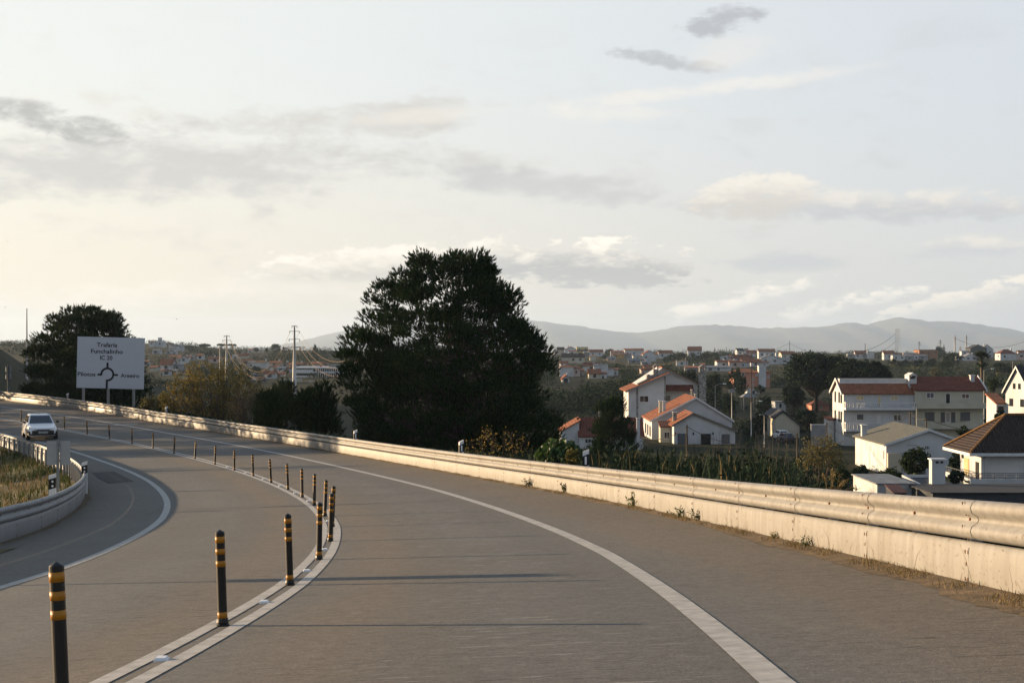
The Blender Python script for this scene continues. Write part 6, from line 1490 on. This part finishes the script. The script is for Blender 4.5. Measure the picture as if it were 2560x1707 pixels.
# lattice mast and distant pylons on the right skyline
def lattice(name, label, px, yt, yb, d, w0, w1, arms=(), sides=4):
    p = at(px, yb, d); H_ = (yb - yt) / F * d; root = empty(name, tuple(p), .3, label, 'pylon' if arms else 'mast'); b = MB(); n = 9
    w0, w1 = w0 / F * d / 2, w1 / F * d / 2
    cs = [(1, 1), (-1, 1), (-1, -1), (1, -1)]
    def P(k, c): w = w0 + (w1 - w0) * k / n; return (c[0] * w, c[1] * w, H_ * k / n)
    rr_ = max(.07, .25 * d / F)
    for c in cs: b.tube([P(0, c), P(n, c)], rr_, 4)
    for k in range(n):
        for i in range(4): b.tube([P(k, cs[i]), P(k + 1, cs[(i + 1) % 4])], rr_ * .6, 3); b.tube([P(k + 1, cs[i]), P(k + 1, cs[(i + 1) % 4])], rr_ * .6, 3)
    b.build('lattice', STEEL, root)
    for y, w in arms:
        z = (yb - y) / F * d; w_ = w / F * d; q = MB(); q.tube([(-w_, 0, z), (0, 0, z + .25 * w_), (w_, 0, z)], rr_ * .9, 4); q.tube([(-w_, 0, z), (w_, 0, z)], rr_ * .7, 4); q.build('cross_arm', STEEL, root)
    return root
lattice('lattice_mast', 'tall pale lattice mast on the right skyline', 2244, 822, 892, 950, 10, 7)
for lab, px, yt, w in (('lattice pylon left of the brown tile clad block', 2298.5, 853, 9), ('lattice pylon behind the umbrella pine on the right skyline', 2351, 849, 9), ('smallest lattice pylon right of the umbrella pine', 2360, 861, 5), ('short lattice pylon between two tall slim pylons', 2401, 866, 7)):
    o = lattice('lattice_pylon', lab, px, yt, 892, 1300, 5, 1.0, [(yt + 4, w * .6), (yt + 9, w * .7)]); o['group'] = 'pylons on the right skyline'
for lab, px, yt in (('left one of the two tall slim pylons near the dark gabled hall', 2387.5, 839), ('right one of the two tall slim pylons near the dark gabled hall', 2416, 838)):
    pole('pylon', lab, 'pylon', px, yt, 1000, .6, .35, CONC, [(yt + 5, 2.4), (yt + 11, 2.4)], yb=895, group='pylons on the right skyline')
for lab, px, yt in (('thin dark pole on the skyline above the green hilltop trees', 1787, 868.5), ('second thin pole right of the skyline tree row', 1816, 867.5), ('third thin pole before the sunlit box house', 1824.5, 873), ('tall thin pole above the tall cream house', 1974, 852), ('thin pole left of the big dark oaks', 2012.5, 872), ('thin aerial on the red roof behind the oaks', 2163, 858), ('white antenna on the red roof behind the oaks', 2168, 859), ('thin dark pole by the far right white house', 2494, 868)):
    pole('utility_pole', lab, 'pole', px, yt, 1000, .22, .18, WOOD if 'white' not in lab else WHITEP, yb=893, group='thin poles on the right skyline')
def wire(label, pts, r, m, sag=.0):
    """cable hung between points (px, y, depth)"""
    P_ = [at(*p) for p in pts]; out = []
    for a, c in zip(P_[:-1], P_[1:]):
        for k in range(13):
            f = k / 12; v = a.lerp(c, f); v.z -= sag * 4 * f * (1 - f); out.append(v)
    o = MB().tube(out, r, 4).build('power_line', m); tag(o, label, 'power line', 'power lines')
for lab, a, c, sg in (
    ('sunlit cable from the tall pylon top arm left down to the shorter pylon', (726, 829, 340), (577, 851, 420), 9.5), ('second sunlit cable from the tall pylon left arm to the shorter pylon', (749, 829, 340), (556, 851, 420), 11),
    ('lower sunlit cable from the tall pylon to the shorter pylon', (722, 849, 340), (577, 852, 420), 10.5), ('lowest sunlit cable from the tall pylon to the shorter pylon', (750, 868, 340), (560, 852, 420), 12.5),
    ('cable from the tall pylon right down behind the big pine', (749, 849, 340), (905, 895, 250), 4), ('upper cable from the tall pylon right down behind the big pine', (749, 829, 340), (905, 880, 250), 4), ('lower cable from the tall pylon right down behind the big pine', (750, 868, 340), (905, 915, 250), 4)):
    wire(lab, [a, c], .03, WIREL, sg)
for lab, a, c, sg, r in (
    ('cable from the lattice mast down left past the oaks', (2240, 833, 950), (2120, 878, 900), 4, .11), ('lower cable from the lattice mast down left past the oaks', (2240, 852, 950), (2150, 880, 900), 4, .11),
    ('long skyline cable crossing the far village hill', (1640, 874, 900), (1974, 858, 1000), 9, .09), ('long skyline cable right of the tall thin pole', (1974, 858, 1000), (2240, 872, 950), 9, .09), ('cable between the two tall slim pylons and the frame edge', (2387, 845, 1000), (2570, 850, 1000), 6, .1),
    ('twin house cable from the annex pole to the apartment pole', (2067, 1064, 175), (2275, 1034, 170), 2.2, .02), ('second house cable from the annex pole to the apartment pole', (2067, 1058, 175), (2275, 1030, 170), 2.4, .02), ('house cable from the seam pole to the next wooden pole', (2275.6, 1031, 170), (2316, 1046, 165), .4, .03), ('house cable from the wooden pole off the right edge', (2316, 1046, 165), (2600, 1040, 165), 1.5, .03),
    ('house cable across the small gable with dark doors', (1600, 1090, 160), (1717, 1066, 150), .8, .03), ('house cable from the lamp pole right past the shed', (1717, 1066, 150), (1993, 1086, 160), 1.6, .03), ('lower cable across the small gable with dark doors', (1600, 1102, 150), (1993, 1092, 160), 1.2, .03),
    ('thin cable over the field left of the palm', (2200, 945, 420), (2440, 925, 420), 2, .06), ('cable crossing the far village houses', (1480, 888, 600), (1717, 898, 480), 3, .06), ('lower cable crossing the far village houses', (1420, 902, 560), (1717, 900, 480), 3, .06)):
    wire(lab, [a, c], r, WIRE, sg)
def bird(label, px, py, d, span, rz, tilt):
    p = at(px, py, d); root = empty('bird', tuple(p), rz, label, 'bird'); s = span
    b = MB(); b.tube([(0, -.28 * s, 0), (0, -.1 * s, .01 * s), (0, .12 * s, .01 * s), (0, .24 * s, 0), (0, .30 * s, -.01 * s)], [.01 * s, .055 * s, .06 * s, .035 * s, .008 * s], 6)
    for q in (-1, 1): b.prism([(q * .03 * s, .10 * s, .02 * s), (q * .26 * s, .14 * s, .12 * s + tilt), (q * .5 * s, -.02 * s, .08 * s + tilt * 2), (q * .24 * s, -.04 * s, .10 * s + tilt), (q * .03 * s, -.08 * s, .01 * s)], (0, 0, .012 * s))
    b.prism([(-.02 * s, -.24 * s, 0), (.02 * s, -.24 * s, 0), (.07 * s, -.40 * s, 0), (-.07 * s, -.40 * s, 0)], (0, 0, .01 * s)); b.build('body', mat('dark_feathers', (.02, .02, .022), .8), root)
bird('black bird flying low over the houses left of the tall steel pylon', 622.5, 887.5, 150, .42, 1.1, -.02); bird('tiny bird in the sky near the left frame edge', 13, 768.5, 200, .45, .7, .06)
bird('tiny bird in the sky right of the direction sign', 441.5, 798, 220, .5, 1.3, 0); bird('tiny bird high in the sky near the left frame edge', 19, 603, 220, .4, 1.2, 0)

# ------------------------------------------------------------------ air
hb = MB(); hb.box(-17500, 17500, -17500, 17500, -102, 262)
hz = bpy.data.materials.new('haze_air'); hz.use_nodes = True; t_ = hz.node_tree; t_.nodes.clear(); om = t_.nodes.new('ShaderNodeOutputMaterial'); pv = t_.nodes.new('ShaderNodeVolumePrincipled')
pv.inputs['Color'].default_value = (.49, .635, .84, 1); pv.inputs['Density'].default_value = HAZE_DENSITY; pv.inputs['Anisotropy'].default_value = .25
t_.links.new(pv.outputs[0], om.inputs['Volume'])
tag(hb.build('haze', hz), kind='stuff')
